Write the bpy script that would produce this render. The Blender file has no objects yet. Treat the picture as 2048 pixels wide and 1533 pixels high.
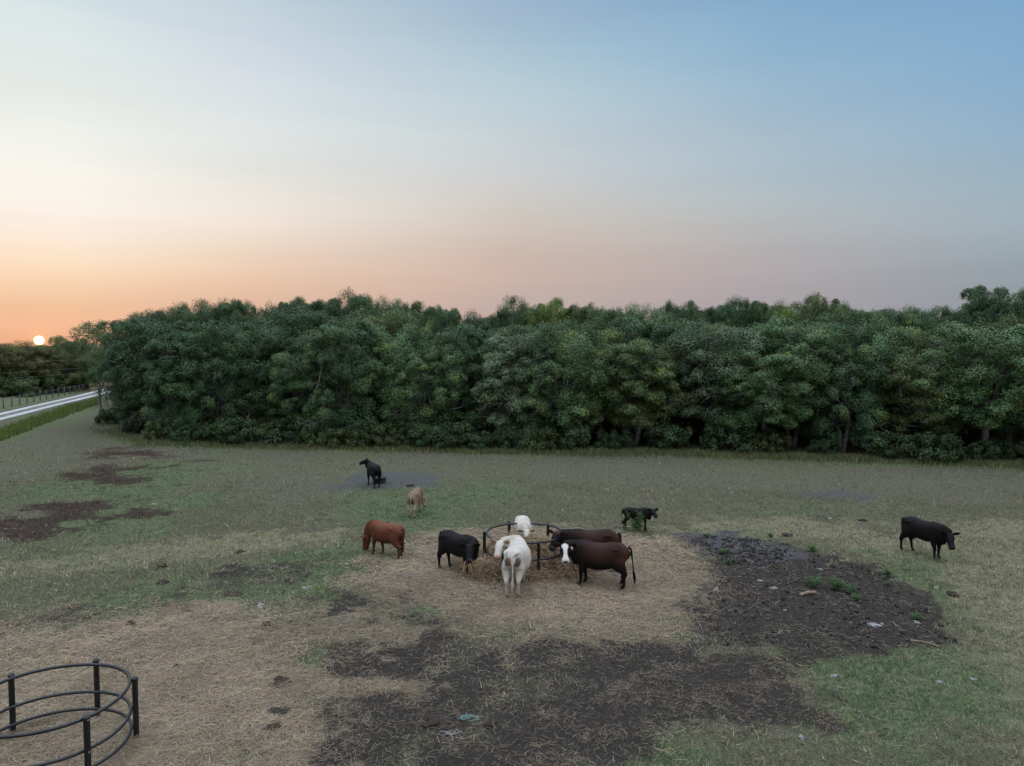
import bpy, bmesh, math, random
import numpy as np
from mathutils import Vector, Matrix, kdtree

# ------------------------------------------------------------------ camera
C = bpy.context.scene.collection
SC = bpy.context.scene
H = 7.1                 # height of the drone above the pasture
F = 1420.0              # focal length in pixels of the 2048 px wide photograph
HORIZ = 690.0           # row of the horizon
PITCH = math.atan((766.5 - HORIZ) / F)
cam_d = bpy.data.cameras.new('camera'); cam = bpy.data.objects.new('camera', cam_d); C.objects.link(cam)
cam_d.sensor_width = 36.0; cam_d.lens = 36.0 * F / 2048.0
cam_d.clip_start = 0.1; cam_d.clip_end = 8000
cam.location = (0, 0, H); cam.rotation_euler = (math.pi / 2 - PITCH, 0, 0)
SC.camera = cam
SC.render.resolution_x = 1024; SC.render.resolution_y = 766
SC.view_settings.view_transform = 'Standard'; SC.view_settings.look = 'None'
SC.view_settings.exposure = 0.0; SC.view_settings.gamma = 1.0

def pdir(px, py):
    x = (px - 1024) / F; y = -(py - 766.5) / F
    return np.array([x, math.cos(PITCH) + y * math.sin(PITCH), -math.sin(PITCH) + y * math.cos(PITCH)])
def gp(px, py, z=0.0):
    d = pdir(px, py); t = (z - H) / d[2]
    return np.array([d[0] * t, d[1] * t])
def z_at(px, py, Y):
    d = pdir(px, py); return H + d[2] * Y / d[1]
def x_at(px, Y):
    d = pdir(px, HORIZ); return d[0] * Y / d[1]

# ------------------------------------------------------------------ sky and sun
def s2l(c):
    g = 0.94; m = 0.06 * (0.3 * c[0] + 0.59 * c[1] + 0.11 * c[2]); c = [v * g + m for v in c]      # a touch of haze greys the sky
    return tuple(((v / 255) / 12.92 if v / 255 <= 0.04045 else ((v / 255 + 0.055) / 1.055) ** 2.4) for v in c)
SUN = pdir(78, 681); SUN = SUN / np.linalg.norm(SUN)
sun_el = math.asin(SUN[2]); sun_az = math.atan2(SUN[0], SUN[1])
W = bpy.data.worlds.new("World"); SC.world = W; W.use_nodes = True
nt = W.node_tree; nt.nodes.clear()
def N(t, typ, **kw):
    n = t.nodes.new(typ)
    for k, v in kw.items(): setattr(n, k, v)
    return n
def M(t, op, a, b=None, c=None, clamp=False):
    n = N(t, 'ShaderNodeMath', operation=op); n.use_clamp = clamp
    for i, v in enumerate((a, b, c)):
        if v is None: continue
        if isinstance(v, (int, float)): n.inputs[i].default_value = v
        else: t.links.new(v, n.inputs[i])
    return n.outputs[0]
def MIX(t, f, a, b, mode='MIX'):
    n = N(t, 'ShaderNodeMix', data_type='RGBA', blend_type=mode)
    for s, v in ((n.inputs[0], f), (n.inputs[6], a), (n.inputs[7], b)):
        if isinstance(v, (int, float)): s.default_value = v
        elif isinstance(v, (tuple, list)): s.default_value = (*v[:3], 1)
        else: t.links.new(v, s)
    return n.outputs[2]
SKY = [  # (column of the photograph, [(row, sRGB)...])
    (0,   [(-60,(206,222,228)),(0,(216,228,230)),(150,(228,234,230)),(300,(244,243,236)),(400,(249,241,230)),(470,(252,233,214)),(530,(249,219,188)),(600,(241,196,158)),(660,(243,184,145)),(700,(236,172,130))]),
    (500, [(-60,(184,204,218)),(0,(194,211,220)),(100,(207,217,226)),(230,(221,228,229)),(350,(229,228,222)),(430,(240,229,217)),(500,(238,214,194)),(550,(234,200,174)),(600,(227,186,160)),(680,(222,176,152))]),
    (1024,[(-60,(146,174,206)),(0,(156,182,208)),(130,(174,199,213)),(250,(194,208,214)),(350,(204,206,207)),(430,(208,199,191)),(500,(206,186,174)),(560,(203,178,166)),(600,(194,172,164)),(690,(186,164,158))]),
    (1536,[(-60,(122,166,202)),(0,(130,171,204)),(130,(146,181,207)),(250,(162,186,204)),(350,(172,190,200)),(430,(180,186,189)),(500,(178,174,176)),(560,(174,166,170)),(620,(166,160,164)),(690,(160,155,160))]),
    (2036,[(-60,(118,164,205)),(0,(124,169,206)),(100,(129,172,206)),(180,(136,173,203)),(280,(146,176,199)),(380,(155,178,192)),(450,(159,176,186)),(520,(150,164,172)),(570,(148,158,166)),(690,(146,152,160))]),
]
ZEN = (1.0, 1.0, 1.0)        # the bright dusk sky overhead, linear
tc = N(nt, 'ShaderNodeTexCoord'); sep = N(nt, 'ShaderNodeSeparateXYZ'); nt.links.new(tc.outputs['Generated'], sep.inputs[0])
elev = M(nt, 'ARCSINE', sep.outputs[2])
hl = M(nt, 'SQRT', M(nt, 'ADD', M(nt, 'MULTIPLY', sep.outputs[0], sep.outputs[0]), M(nt, 'ADD', M(nt, 'MULTIPLY', sep.outputs[1], sep.outputs[1]), 1e-6)))
dotp = M(nt, 'ADD', M(nt, 'MULTIPLY', sep.outputs[0], math.sin(sun_az)), M(nt, 'MULTIPLY', sep.outputs[1], math.cos(sun_az)))
dang = M(nt, 'ARCCOSINE', M(nt, 'MINIMUM', M(nt, 'MAXIMUM', M(nt, 'DIVIDE', dotp, hl), -1), 1))
ef = M(nt, 'DIVIDE', elev, math.radians(90), clamp=True)
def ramp(stops):
    r = N(nt, 'ShaderNodeValToRGB'); cr = r.color_ramp; cr.interpolation = 'CARDINAL'
    stops = sorted(stops)
    cr.elements[0].position = stops[0][0]; cr.elements[0].color = (*stops[0][1], 1)
    cr.elements[1].position = stops[-1][0]; cr.elements[1].color = (*stops[-1][1], 1)
    for p, c in stops[1:-1]:
        e = cr.elements.new(p); e.color = (*c, 1)
    nt.links.new(ef, r.inputs[0]); return r.outputs[0]
cols = []
for px, rows in SKY:
    st = []
    for py, c in rows:
        d = pdir(px, py); d = d / np.linalg.norm(d)
        st.append((max(0.0, math.degrees(math.asin(d[2])) / 90), s2l(c)))
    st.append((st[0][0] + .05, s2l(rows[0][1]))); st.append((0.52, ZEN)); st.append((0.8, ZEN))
    az = math.atan((px - 1024) / F); cols.append((abs(az - sun_az), ramp(st)))
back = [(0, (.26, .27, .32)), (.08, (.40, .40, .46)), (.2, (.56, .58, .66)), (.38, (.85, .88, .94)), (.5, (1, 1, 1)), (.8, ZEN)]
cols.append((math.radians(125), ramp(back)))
sky = cols[0][1]
for (d0, _), (d1, c1) in zip(cols, cols[1:]):
    mr = N(nt, 'ShaderNodeMapRange'); nt.links.new(dang, mr.inputs[0])
    mr.inputs[1].default_value = d0; mr.inputs[2].default_value = d1
    sky = MIX(nt, mr.outputs[0], sky, c1)
# overhead and behind the camera the dusk sky is brighter and bluer than the ramps can hold
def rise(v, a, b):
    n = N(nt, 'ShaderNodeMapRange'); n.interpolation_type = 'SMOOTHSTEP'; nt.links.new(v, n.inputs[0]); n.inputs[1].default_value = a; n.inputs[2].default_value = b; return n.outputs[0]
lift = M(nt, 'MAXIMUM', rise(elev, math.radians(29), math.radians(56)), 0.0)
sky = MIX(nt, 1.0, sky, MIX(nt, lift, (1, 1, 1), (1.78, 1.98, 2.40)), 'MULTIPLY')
# the physical sky adds its own share of the glow
nish = N(nt, 'ShaderNodeTexSky', sky_type='NISHITA'); nish.sun_disc = False
nish.sun_elevation = max(sun_el, math.radians(0.5)); nish.sun_rotation = sun_az; nish.dust_density = 2.0
sky = MIX(nt, 1.0, sky, MIX(nt, 1.0, nish.outputs[0], (0.003, 0.003, 0.003), 'MULTIPLY'), 'ADD')
# thin uneven layers of haze, long and flat
mp = N(nt, 'ShaderNodeMapping'); mp.inputs['Scale'].default_value = (1.6, 1.6, 17.0); mp.inputs['Rotation'].default_value = (0.05, 0.03, 0); nt.links.new(tc.outputs['Generated'], mp.inputs[0])
hz = N(nt, 'ShaderNodeTexNoise'); hz.inputs['Scale'].default_value = 1.5; hz.inputs['Detail'].default_value = 5; hz.inputs['Roughness'].default_value = 0.55; nt.links.new(mp.outputs[0], hz.inputs['Vector'])
hk = N(nt, 'ShaderNodeMapRange'); nt.links.new(hz.outputs['Fac'], hk.inputs[0]); hk.inputs[1].default_value = 0.3; hk.inputs[2].default_value = 0.7; hk.inputs[3].default_value = 0.978; hk.inputs[4].default_value = 1.022
hm = N(nt, 'ShaderNodeVectorMath', operation='SCALE'); nt.links.new(sky, hm.inputs[0]); nt.links.new(hk.outputs[0], hm.inputs['Scale']); sky = hm.outputs[0]
sd = M(nt, 'ADD', M(nt, 'MULTIPLY', sep.outputs[0], float(SUN[0])), M(nt, 'ADD', M(nt, 'MULTIPLY', sep.outputs[1], float(SUN[1])), M(nt, 'MULTIPLY', sep.outputs[2], float(SUN[2]))))
sang = M(nt, 'MULTIPLY', M(nt, 'ARCCOSINE', M(nt, 'MINIMUM', sd, 0.9999999)), 180 / math.pi)
glow = M(nt, 'MULTIPLY', M(nt, 'POWER', 2.718, M(nt, 'MULTIPLY', sang, -2.2)), 0.22)
glow2 = M(nt, 'MULTIPLY', M(nt, 'POWER', 2.718, M(nt, 'MULTIPLY', sang, -0.22)), 0.006)
sky = MIX(nt, 1.0, sky, MIX(nt, M(nt, 'ADD', glow, glow2), (0, 0, 0), (1.0, 0.42, 0.10)), 'ADD')
disc = N(nt, 'ShaderNodeMapRange'); nt.links.new(sang, disc.inputs[0])
disc.inputs[1].default_value = 0.31; disc.inputs[2].default_value = 0.21
sky = MIX(nt, disc.outputs[0], sky, (9.0, 6.5, 3.2))
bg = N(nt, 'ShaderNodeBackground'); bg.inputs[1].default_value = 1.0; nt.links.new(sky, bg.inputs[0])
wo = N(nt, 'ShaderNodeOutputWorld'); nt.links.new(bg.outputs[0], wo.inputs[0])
W.cycles.sampling_method = 'MANUAL'; W.cycles.sample_map_resolution = 1024
sl = bpy.data.lights.new('sun', 'SUN'); sl.energy = 1.0; sl.angle = math.radians(0.53); sl.color = (1.0, 0.5, 0.2)
so = bpy.data.objects.new('sun', sl); C.objects.link(so)
so.rotation_euler = Vector((-SUN[0], -SUN[1], -SUN[2])).to_track_quat('-Z', 'Y').to_euler()

# ------------------------------------------------------------------ helpers
def tag(o, label=None, cat=None, group=None, kind=None):
    if label: o['label'] = label
    if cat: o['category'] = cat
    if group: o['group'] = group
    if kind: o['kind'] = kind
    return o
def empty(name, loc, rz=0.0):
    o = bpy.data.objects.new(name, None); C.objects.link(o); o.location = loc; o.rotation_euler = (0, 0, rz)
    o.empty_display_size = 0.2; return o
def obj(name, me, parent=None):
    o = bpy.data.objects.new(name, me); C.objects.link(o)
    if parent is not None: o.parent = parent
    return o
def mesh_np(name, V, Fc, mat, col=None, smooth=True):
    """Fc: (n,k) array of faces of one size, or a list of such arrays"""
    me = bpy.data.meshes.new(name)
    V = np.asarray(V, np.float32)
    Fs = Fc if isinstance(Fc, list) else [Fc]
    Fs = [np.asarray(f, np.int32) for f in Fs if len(f)]
    loops = np.concatenate([f.ravel() for f in Fs]); tot = np.concatenate([np.full(len(f), f.shape[1], np.int32) for f in Fs])
    st = np.concatenate([[0], np.cumsum(tot)[:-1]]).astype(np.int32)
    me.vertices.add(len(V)); me.vertices.foreach_set('co', V.ravel())
    me.loops.add(len(loops)); me.loops.foreach_set('vertex_index', loops)
    me.polygons.add(len(tot)); me.polygons.foreach_set('loop_start', st); me.polygons.foreach_set('loop_total', tot)
    me.update(calc_edges=True)
    if smooth: me.polygons.foreach_set('use_smooth', np.ones(len(tot), bool))
    for k, a in (col or {}).items():
        a = np.asarray(a, np.float32)
        at = me.attributes.new(k, 'FLOAT_COLOR', 'POINT')
        if a.shape[1] == 3: a = np.c_[a, np.ones(len(a), np.float32)]
        at.data.foreach_set('color', a.ravel())
    me.materials.append(mat); me.update(); return me
class Geo:
    def __init__(s): s.V = []; s.Q = []; s.T = []; s.n = 0
    def add(s, V, Q=None, T=None):
        V = np.asarray(V, float)
        if Q is not None and len(Q): s.Q.append(np.asarray(Q) + s.n)
        if T is not None and len(T): s.T.append(np.asarray(T) + s.n)
        s.V.append(V); s.n += len(V)
    def tube(s, P, R, k=8, cap=True, B=None, lat=None, ex=2.0):
        """sweep: P points, R radius (or lateral half width), B in-plane half height, lat lateral direction"""
        P = np.asarray(P, float); n = len(P); R = np.broadcast_to(np.asarray(R, float), (n,)); B = R if B is None else np.broadcast_to(np.asarray(B, float), (n,))
        T = np.gradient(P, axis=0); T /= np.linalg.norm(T, axis=1)[:, None] + 1e-9
        if lat is None:
            ref = np.array([0, 0, 1.0]) if abs(T[:, 2]).mean() < 0.75 else np.array([0, 1.0, 0.0])
            L = np.cross(np.broadcast_to(ref, T.shape), T)
        else:
            L = np.broadcast_to(np.asarray(lat, float), T.shape).copy(); L = L - (L * T).sum(1)[:, None] * T
        L /= np.linalg.norm(L, axis=1)[:, None] + 1e-9
        U = np.cross(T, L)
        th = np.arange(k) * 2 * math.pi / k; c = np.cos(th); sn = np.sin(th)
        c = np.sign(c) * np.abs(c) ** (2 / ex); sn = np.sign(sn) * np.abs(sn) ** (2 / ex)
        ring = P[:, None] + L[:, None] * (R[:, None] * c)[..., None] + U[:, None] * (B[:, None] * sn)[..., None]
        V = ring.reshape(-1, 3)
        i = np.arange(n - 1)[:, None] * k; j = np.arange(k)[None]; j2 = (j + 1) % k
        Q = np.stack([i + j, i + j2, i + k + j2, i + k + j], -1).reshape(-1, 4)
        Tt = None
        if cap:
            a = len(V); V = np.r_[V, P[:1], P[-1:]]; jj = np.arange(k); j3 = (jj + 1) % k
            Tt = np.r_[np.c_[np.full(k, a), j3, jj], np.c_[np.full(k, a + 1), (n - 1) * k + jj, (n - 1) * k + j3]]
        s.add(V, Q, Tt)
    def ell(s, c, r, Rm=None, nu=12, nv=8):
        th = np.linspace(0, math.pi, nv + 1)[1:-1]; ph = np.arange(nu) * 2 * math.pi / nu
        V = np.stack([np.outer(np.sin(th), np.cos(ph)), np.outer(np.sin(th), np.sin(ph)), np.outer(np.cos(th), np.ones(nu))], -1).reshape(-1, 3)
        V = np.r_[V, [[0, 0, 1], [0, 0, -1]]] * np.asarray(r)
        if Rm is not None: V = V @ np.asarray(Rm).T
        V = V + np.asarray(c); m = nv - 1
        i = np.arange(m - 1)[:, None] * nu; j = np.arange(nu)[None]; j2 = (j + 1) % nu
        Q = np.stack([i + j, i + nu + j, i + nu + j2, i + j2], -1).reshape(-1, 4)
        jj = np.arange(nu); j3 = (jj + 1) % nu
        T = np.r_[np.c_[np.full(nu, m * nu), jj, j3], np.c_[np.full(nu, m * nu + 1), (m - 1) * nu + j3, (m - 1) * nu + jj]]
        s.add(V, Q, T)
    def mesh(s, name, mat, col=None, smooth=True):
        fs = []
        if s.Q: fs.append(np.concatenate(s.Q))
        if s.T: fs.append(np.concatenate(s.T))
        return mesh_np(name, np.concatenate(s.V), fs, mat, col, smooth)
def crom(P, m=4):
    """Catmull-Rom resampling of the rows of P"""
    P = np.asarray(P, float); Q = np.r_[[2 * P[0] - P[1]], P, [2 * P[-1] - P[-2]]]; out = []
    for i in range(len(P) - 1):
        a, b, c, d = Q[i:i + 4]
        for t in np.arange(m) / m:
            out.append(0.5 * (2 * b + (c - a) * t + (2 * a - 5 * b + 4 * c - d) * t * t + (3 * b - a - 3 * c + d) * t ** 3))
    out.append(P[-1]); return np.array(out)
def vnoise(x, y, seed=0):
    x = np.asarray(x, float); y = np.asarray(y, float)
    xi = np.floor(x).astype(np.int64); yi = np.floor(y).astype(np.int64); fx = x - xi; fy = y - yi
    fx = fx * fx * (3 - 2 * fx); fy = fy * fy * (3 - 2 * fy)
    def h(a, b):
        n = (a * 374761393 + b * 668265263 + seed * 974634777) & 0x7fffffff
        n = ((n ^ (n >> 13)) * 1274126177) & 0x7fffffff
        return ((n ^ (n >> 16)) & 0xffff) / 65535.0
    return (h(xi, yi) * (1 - fx) + h(xi + 1, yi) * fx) * (1 - fy) + (h(xi, yi + 1) * (1 - fx) + h(xi + 1, yi + 1) * fx) * fy
def fbm(x, y, s, o=3, seed=0):
    r = 0; a = 0.5; t = 0
    for i in range(o):
        r = r + a * vnoise(x / s, y / s, seed + i * 17); t += a; a *= 0.5; s *= 0.47
    return r / t            # 0..1
def sstep(a, b, x):
    t = np.clip((x - a) / (b - a), 0, 1); return t * t * (3 - 2 * t)

# materials
def new_mat(name):
    m = bpy.data.materials.new(name); m.use_nodes = True; t = m.node_tree
    return m, t, t.nodes['Principled BSDF'], t.nodes['Material Output']
def noise(t, scale, detail=4, rough=0.6, coord='Object', dist=0.0):
    c = N(t, 'ShaderNodeTexCoord'); n = N(t, 'ShaderNodeTexNoise'); n.inputs['Scale'].default_value = scale
    n.inputs['Detail'].default_value = detail; n.inputs['Roughness'].default_value = rough; n.inputs['Distortion'].default_value = dist
    t.links.new(c.outputs[coord], n.inputs['Vector']); return n.outputs['Fac']
def mrange(t, v, a, b, c=0.0, d=1.0, smooth=True):
    n = N(t, 'ShaderNodeMapRange'); n.interpolation_type = 'SMOOTHSTEP' if smooth else 'LINEAR'
    t.links.new(v, n.inputs[0])
    for i, x in zip((1, 2, 3, 4), (a, b, c, d)):
        if isinstance(x, (int, float)): n.inputs[i].default_value = x
        else: t.links.new(x, n.inputs[i])
    return n.outputs[0]
def bump(t, b, h, strength, dist):
    n = N(t, 'ShaderNodeBump'); n.inputs['Strength'].default_value = strength; n.inputs['Distance'].default_value = dist
    t.links.new(h, n.inputs['Height']); t.links.new(n.outputs[0], b.inputs['Normal'])
def attr(t, name):
    a = N(t, 'ShaderNodeAttribute'); a.attribute_name = name; return a
def simple(name, c1, c2, scale=6.0, rough=0.7, bumpd=0.0, metal=0.0, spec=0.3):
    m, t, b, o = new_mat(name)
    f = mrange(t, noise(t, scale, 5), 0.32, 0.68)
    t.links.new(MIX(t, f, c1, c2), b.inputs['Base Color']); b.inputs['Roughness'].default_value = rough
    b.inputs['Metallic'].default_value = metal; b.inputs['Specular IOR Level'].default_value = spec
    if bumpd: bump(t, b, noise(t, scale * 3, 5), 0.6, bumpd)
    return m
def blade_mat(name, trans=0.25, rough=0.6):
    m, t, b, o = new_mat(name); a = attr(t, 'col')
    t.links.new(a.outputs['Color'], b.inputs['Base Color']); b.inputs['Roughness'].default_value = rough
    b.inputs['Specular IOR Level'].default_value = 0.15
    tr = N(t, 'ShaderNodeBsdfTranslucent'); t.links.new(a.outputs['Color'], tr.inputs[0])
    mx = N(t, 'ShaderNodeMixShader'); mx.inputs[0].default_value = trans
    t.links.new(b.outputs[0], mx.inputs[1]); t.links.new(tr.outputs[0], mx.inputs[2]); t.links.new(mx.outputs[0], o.inputs[0]); return m
def leaf_mat(name):
    m, t, b, o = new_mat(name); a = attr(t, 'col'); oi = N(t, 'ShaderNodeObjectInfo')
    c = MIX(t, 1.0, a.outputs['Color'], oi.outputs['Color'], 'MULTIPLY')
    g = N(t, 'ShaderNodeTexCoord'); nz = N(t, 'ShaderNodeTexNoise'); nz.inputs['Scale'].default_value = 0.55; nz.inputs['Detail'].default_value = 3
    geo = N(t, 'ShaderNodeNewGeometry'); t.links.new(geo.outputs['Position'], nz.inputs['Vector'])
    k = mrange(t, nz.outputs['Fac'], 0.35, 0.65, 0.75, 1.3)
    hs = N(t, 'ShaderNodeHueSaturation'); t.links.new(c, hs.inputs['Color']); t.links.new(k, hs.inputs['Value'])
    t.links.new(mrange(t, nz.outputs['Color'], 0.3, 0.7, 0.485, 0.52), hs.inputs['Hue'])
    c = hs.outputs[0]
    t.links.new(c, b.inputs['Base Color']); b.inputs['Roughness'].default_value = 0.55; b.inputs['Specular IOR Level'].default_value = 0.25
    tr = N(t, 'ShaderNodeBsdfTranslucent'); t.links.new(c, tr.inputs[0])
    mx = N(t, 'ShaderNodeMixShader'); mx.inputs[0].default_value = 0.08
    t.links.new(b.outputs[0], mx.inputs[1]); t.links.new(tr.outputs[0], mx.inputs[2]); t.links.new(mx.outputs[0], o.inputs[0]); return m
MAT = dict(
    leaf=leaf_mat('leaf'), bark=simple('bark', (0.10, 0.095, 0.085), (0.26, 0.25, 0.235), 5.0, 0.9, 0.01),
    twig=simple('twig', (0.20, 0.20, 0.19), (0.36, 0.36, 0.34), 3.0, 0.9),
    blade=blade_mat('blade'), hay=blade_mat('hay', 0.15),
    pipe=simple('pipe', (0.006, 0.007, 0.009), (0.014, 0.015, 0.018), 4.0, 0.38, 0.0, 0, 0.5),
    post=simple('fence_post', (0.06, 0.055, 0.048), (0.13, 0.12, 0.105), 8.0, 0.9, 0.004), wire=simple('wire', (0.18, 0.18, 0.18), (0.3, 0.3, 0.3), 4, 0.5, 0, 0.6),
    stone=simple('stone', (0.17, 0.17, 0.17), (0.33, 0.33, 0.325), 9.0, 0.9, 0.006),
    dung=simple('dung', (0.022, 0.016, 0.012), (0.05, 0.038, 0.028), 16.0, 0.95, 0.012),
    clod=simple('clod', (0.022, 0.020, 0.018), (0.07, 0.063, 0.057), 7.0, 0.95, 0.012),
    twine=simple('twine', (0.14, 0.25, 0.21), (0.24, 0.36, 0.31), 10, 0.7), tub=simple('tub', (0.03, 0.035, 0.045), (0.06, 0.065, 0.08), 5, 0.6),
    tagm=simple('ear_tag', (0.75, 0.66, 0.38), (0.8, 0.74, 0.5), 20, 0.5),
    log=simple('dead_wood', (0.16, 0.12, 0.08), (0.32, 0.26, 0.19), 9, 0.9, 0.01),
)

# ------------------------------------------------------------------ zones of the pasture
def poly(pts): return np.array([gp(*p) for p in pts])
def sd_poly(P, pg):
    """signed distance (positive inside) of points to a polygon"""
    d = np.full(len(P), 1e9); ins = np.zeros(len(P), bool)
    for a, b in zip(pg, np.roll(pg, -1, 0)):
        e = b - a; w = P - a; t = np.clip((w @ e) / (e @ e), 0, 1)
        d = np.minimum(d, np.linalg.norm(w - t[:, None] * e, axis=1))
        c1 = P[:, 1] >= a[1]; c2 = P[:, 1] < b[1]; cr = e[0] * w[:, 1] - e[1] * w[:, 0]
        ins ^= (c1 & c2 & (cr > 0)) | (~c1 & ~c2 & (cr < 0))
    return np.where(ins, d, -d)
Z = dict(
    hay=[([(690,1172),(750,1125),(880,1085),(960,1068),(1250,1068),(1330,1078),(1395,1100),(1440,1150),(1400,1225),(1330,1275),(1150,1285),(980,1262),(860,1215),(740,1195)], 0.35),
         ([(-300,1265),(0,1252),(250,1238),(450,1216),(560,1232),(640,1290),(640,1400),(700,1470),(720,1560),(700,1700),(-400,1700)], 0.35)],
    mud=[([(630,1195),(720,1182),(850,1225),(980,1272),(1150,1295),(1330,1290),(1440,1295),(1600,1310),(1590,1345),(1640,1385),(1645,1420),(1540,1450),(1320,1475),(1250,1540),(1200,1700),(800,1700),(700,1490),(640,1420),(610,1300)], 0.3),
         ([(1350,1070),(1500,1074),(1600,1098),(1750,1128),(1830,1195),(1905,1245),(1915,1288),(1800,1302),(1590,1295),(1430,1295),(1400,1225),(1430,1165),(1400,1105)], 0.25),
         ([(370,1190),(430,1150),(560,1120),(650,1116),(600,1160),(480,1188)], 0.25),
         ([(0,1258),(0,1240),(120,1234),(260,1222),(250,1236),(100,1252)], 0.2)],
    grey=[([(670,962),(760,946),(880,950),(868,972),(760,978),(690,974)], 0.5), ([(1600,990),(1680,985),(1720,995),(1650,1000)], 0.3), ([(1350,1068),(1520,1076),(1600,1110),(1500,1130),(1420,1105)], 0.3)],
    burg=[([(165,908),(240,896),(340,905),(330,915),(210,918)], 0.5), ([(110,975),(150,950),(200,935),(370,928),(372,936),(290,944),(300,962),(190,975)], 0.4),
          ([(-40,1080),(-10,1045),(60,1012),(110,985),(190,992),(250,1006),(210,1022),(300,1018),(375,1014),(375,1028),(240,1044),(80,1070)], 0.4), ([(375,918),(430,916),(430,926),(380,926)], 0.3)],
    green=[([(-300,1260),(0,1235),(250,1215),(560,1195),(640,1185),(600,1225),(900,1240),(980,1230),(950,1215),(760,1180),(720,1160),(850,1085),(700,1080),(500,1110),(250,1130),(0,1150),(-200,1160)], 0.6),
           ([(1590,1308),(1700,1285),(1850,1305),(1900,1330),(1880,1450),(1850,1700),(1150,1700),(1250,1533),(1340,1478),(1640,1440),(1650,1385)], 0.3),
           ([(690,1010),(800,985),(1000,975),(1060,985),(1060,1040),(960,1065),(800,1060)], 0.8), ([(-100,1010),(80,960),(330,930),(420,940),(420,1010),(300,1050),(0,1030)], 1.0),
           ([(-300,930),(0,893),(120,848),(200,818),(235,860),(205,800),(120,818),(0,866),(-300,900)], 0.4), ([(230,880),(1000,893),(1500,905),(2048,922),(2300,930),(2300,960),(2048,938),(1500,920),(1000,908),(230,890)], 0.5),
           ([(1320,1066),(1500,1060),(1650,1090),(1830,1140),(1920,1230),(1960,1260),(1840,1190),(1740,1120),(1600,1090)], 0.5)],
    green_far=[([(-400, 905), (0, 822), (100, 800), (175, 786), (190, 772), (-400, 772)], 0.5)],
    tan=[([(1330,1060),(1500,1040),(1800,1060),(2300,1040),(2300,1420),(1960,1420),(1900,1250),(1820,1150),(1650,1085)], 1.0), ([(0,1130),(300,1085),(700,1050),(720,1090),(350,1120),(0,1160)], 0.8)],
    mixed=[([(560,1225),(640,1180),(900,1250),(960,1300),(900,1400),(860,1560),(840,1700),(500,1700),(520,1400)], 0.6)],
    brown=[([(230,890),(1000,908),(1500,920),(2300,950),(2300,1000),(1500,975),(1000,960),(600,985),(420,940)], 1.5), ([(-300,900),(0,900),(210,825),(240,880),(200,905),(0,960),(-200,960)], 0.8), ([(-300,870),(0,846),(170,800),(195,802),(0,864),(-300,900)], 0.3)],
)
ZP = {k: [(poly(p), s) for p, s in v] for k, v in Z.items()}
def zones(x, y):
    P = np.c_[x, y]; out = {}
    wx = (fbm(x, y, 1.6, 4, 5) - 0.5) * 2; wy = (fbm(x, y, 0.5, 3, 9) - 0.5) * 2
    for k, v in ZP.items():
        w = np.zeros(len(P))
        for pg, s in v:
            lo = pg.min(0) - 4; hi = pg.max(0) + 4
            m = (P[:, 0] > lo[0]) & (P[:, 0] < hi[0]) & (P[:, 1] > lo[1]) & (P[:, 1] < hi[1])
            if not m.any(): continue
            d = sd_poly(P[m], pg) + wx[m] * 1.5 * (0.6 + s) + wy[m] * 0.9
            w[m] = np.maximum(w[m], sstep(-s * 2.4 - .35, s * 2.0 + .3, d))
        out[k] = w
    g = fbm(x, y, 5.0, 4, 31)
    out['green'] = np.clip(out['green'] * (0.35 + 1.0 * sstep(0.3, 0.6, g)) + 0.45 * sstep(0.5, 0.72, g), 0, 1)
    out['green'] = np.maximum(out['green'], 0.9 * out.pop('green_far'))
    out['hay'] = out['hay'] * (1 - 0.55 * sstep(0.55, 0.75, fbm(x, y, 1.2, 4, 77)))
    out['mud'] = out['mud'] * (0.58 + 0.42 * sstep(0.34, 0.54, fbm(x, y, 1.3, 4, 88) + 0.35 * sstep(-1, 4, x)))
    mx = out.pop('mixed'); pt = sstep(0.44, 0.58, fbm(x, y, 0.9, 4, 123)); out['mud'] = np.clip(np.maximum(out['mud'] * (1 - 0.62 * mx * pt), 0.9 * mx * sstep(0.56, 0.64, fbm(x, y, 1.0, 4, 141))), 0, 1)
    out['hay'] = np.maximum(out['hay'], 0.75 * mx * pt)
    out['burg'] = out['burg'] * sstep(0.33, 0.56, fbm(x, y, 1.4, 4, 41))
    return out
RING_A = (0.41, 22.55); RING_B = (-7.99, 11.88)
def pile_h(x, y):
    r = np.hypot((x - 0.5) / 1.75, (y - 22.9) / 1.5); h = 0.68 * np.exp(-(r ** 2.2) * 1.3)
    r2 = np.hypot(x + 0.62, y - 21.55); h = np.maximum(h, 0.34 * np.exp(-(r2 / 0.55) ** 2))
    r3 = np.hypot(x - 1.55, (y - 22.0) / 0.9); h = np.maximum(h, 0.36 * np.exp(-(r3 / 0.75) ** 2))
    return h * (0.75 + 0.5 * fbm(x, y, 0.45, 3, 55))
def ground_h(x, y, z):
    far = 1 - sstep(55, 70, np.hypot(x, y))
    h = 0.05 * (fbm(x, y, 2.2, 3, 3) - 0.5) + 0.02 * (fbm(x, y, 0.45, 2, 8) - 0.5)
    h = h + z['mud'] * (0.09 * (fbm(x, y, 0.55, 3, 21) - 0.55)) + z['hay'] * 0.12 * (fbm(x, y, 0.8, 4, 22) - 0.4)
    clod = sd = np.exp(-(((x - 6.6) / 2.2) ** 2 + ((y - 24.0) / 1.6) ** 2))
    h = h + clod * 0.13 * np.abs(fbm(x, y, 0.38, 3, 61) - 0.5) * 2
    return h * far
def axis(segs):
    o = []
    for a, b, s in segs: o += list(np.arange(a, b, s))
    return np.array(o + [segs[-1][1]])
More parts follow.
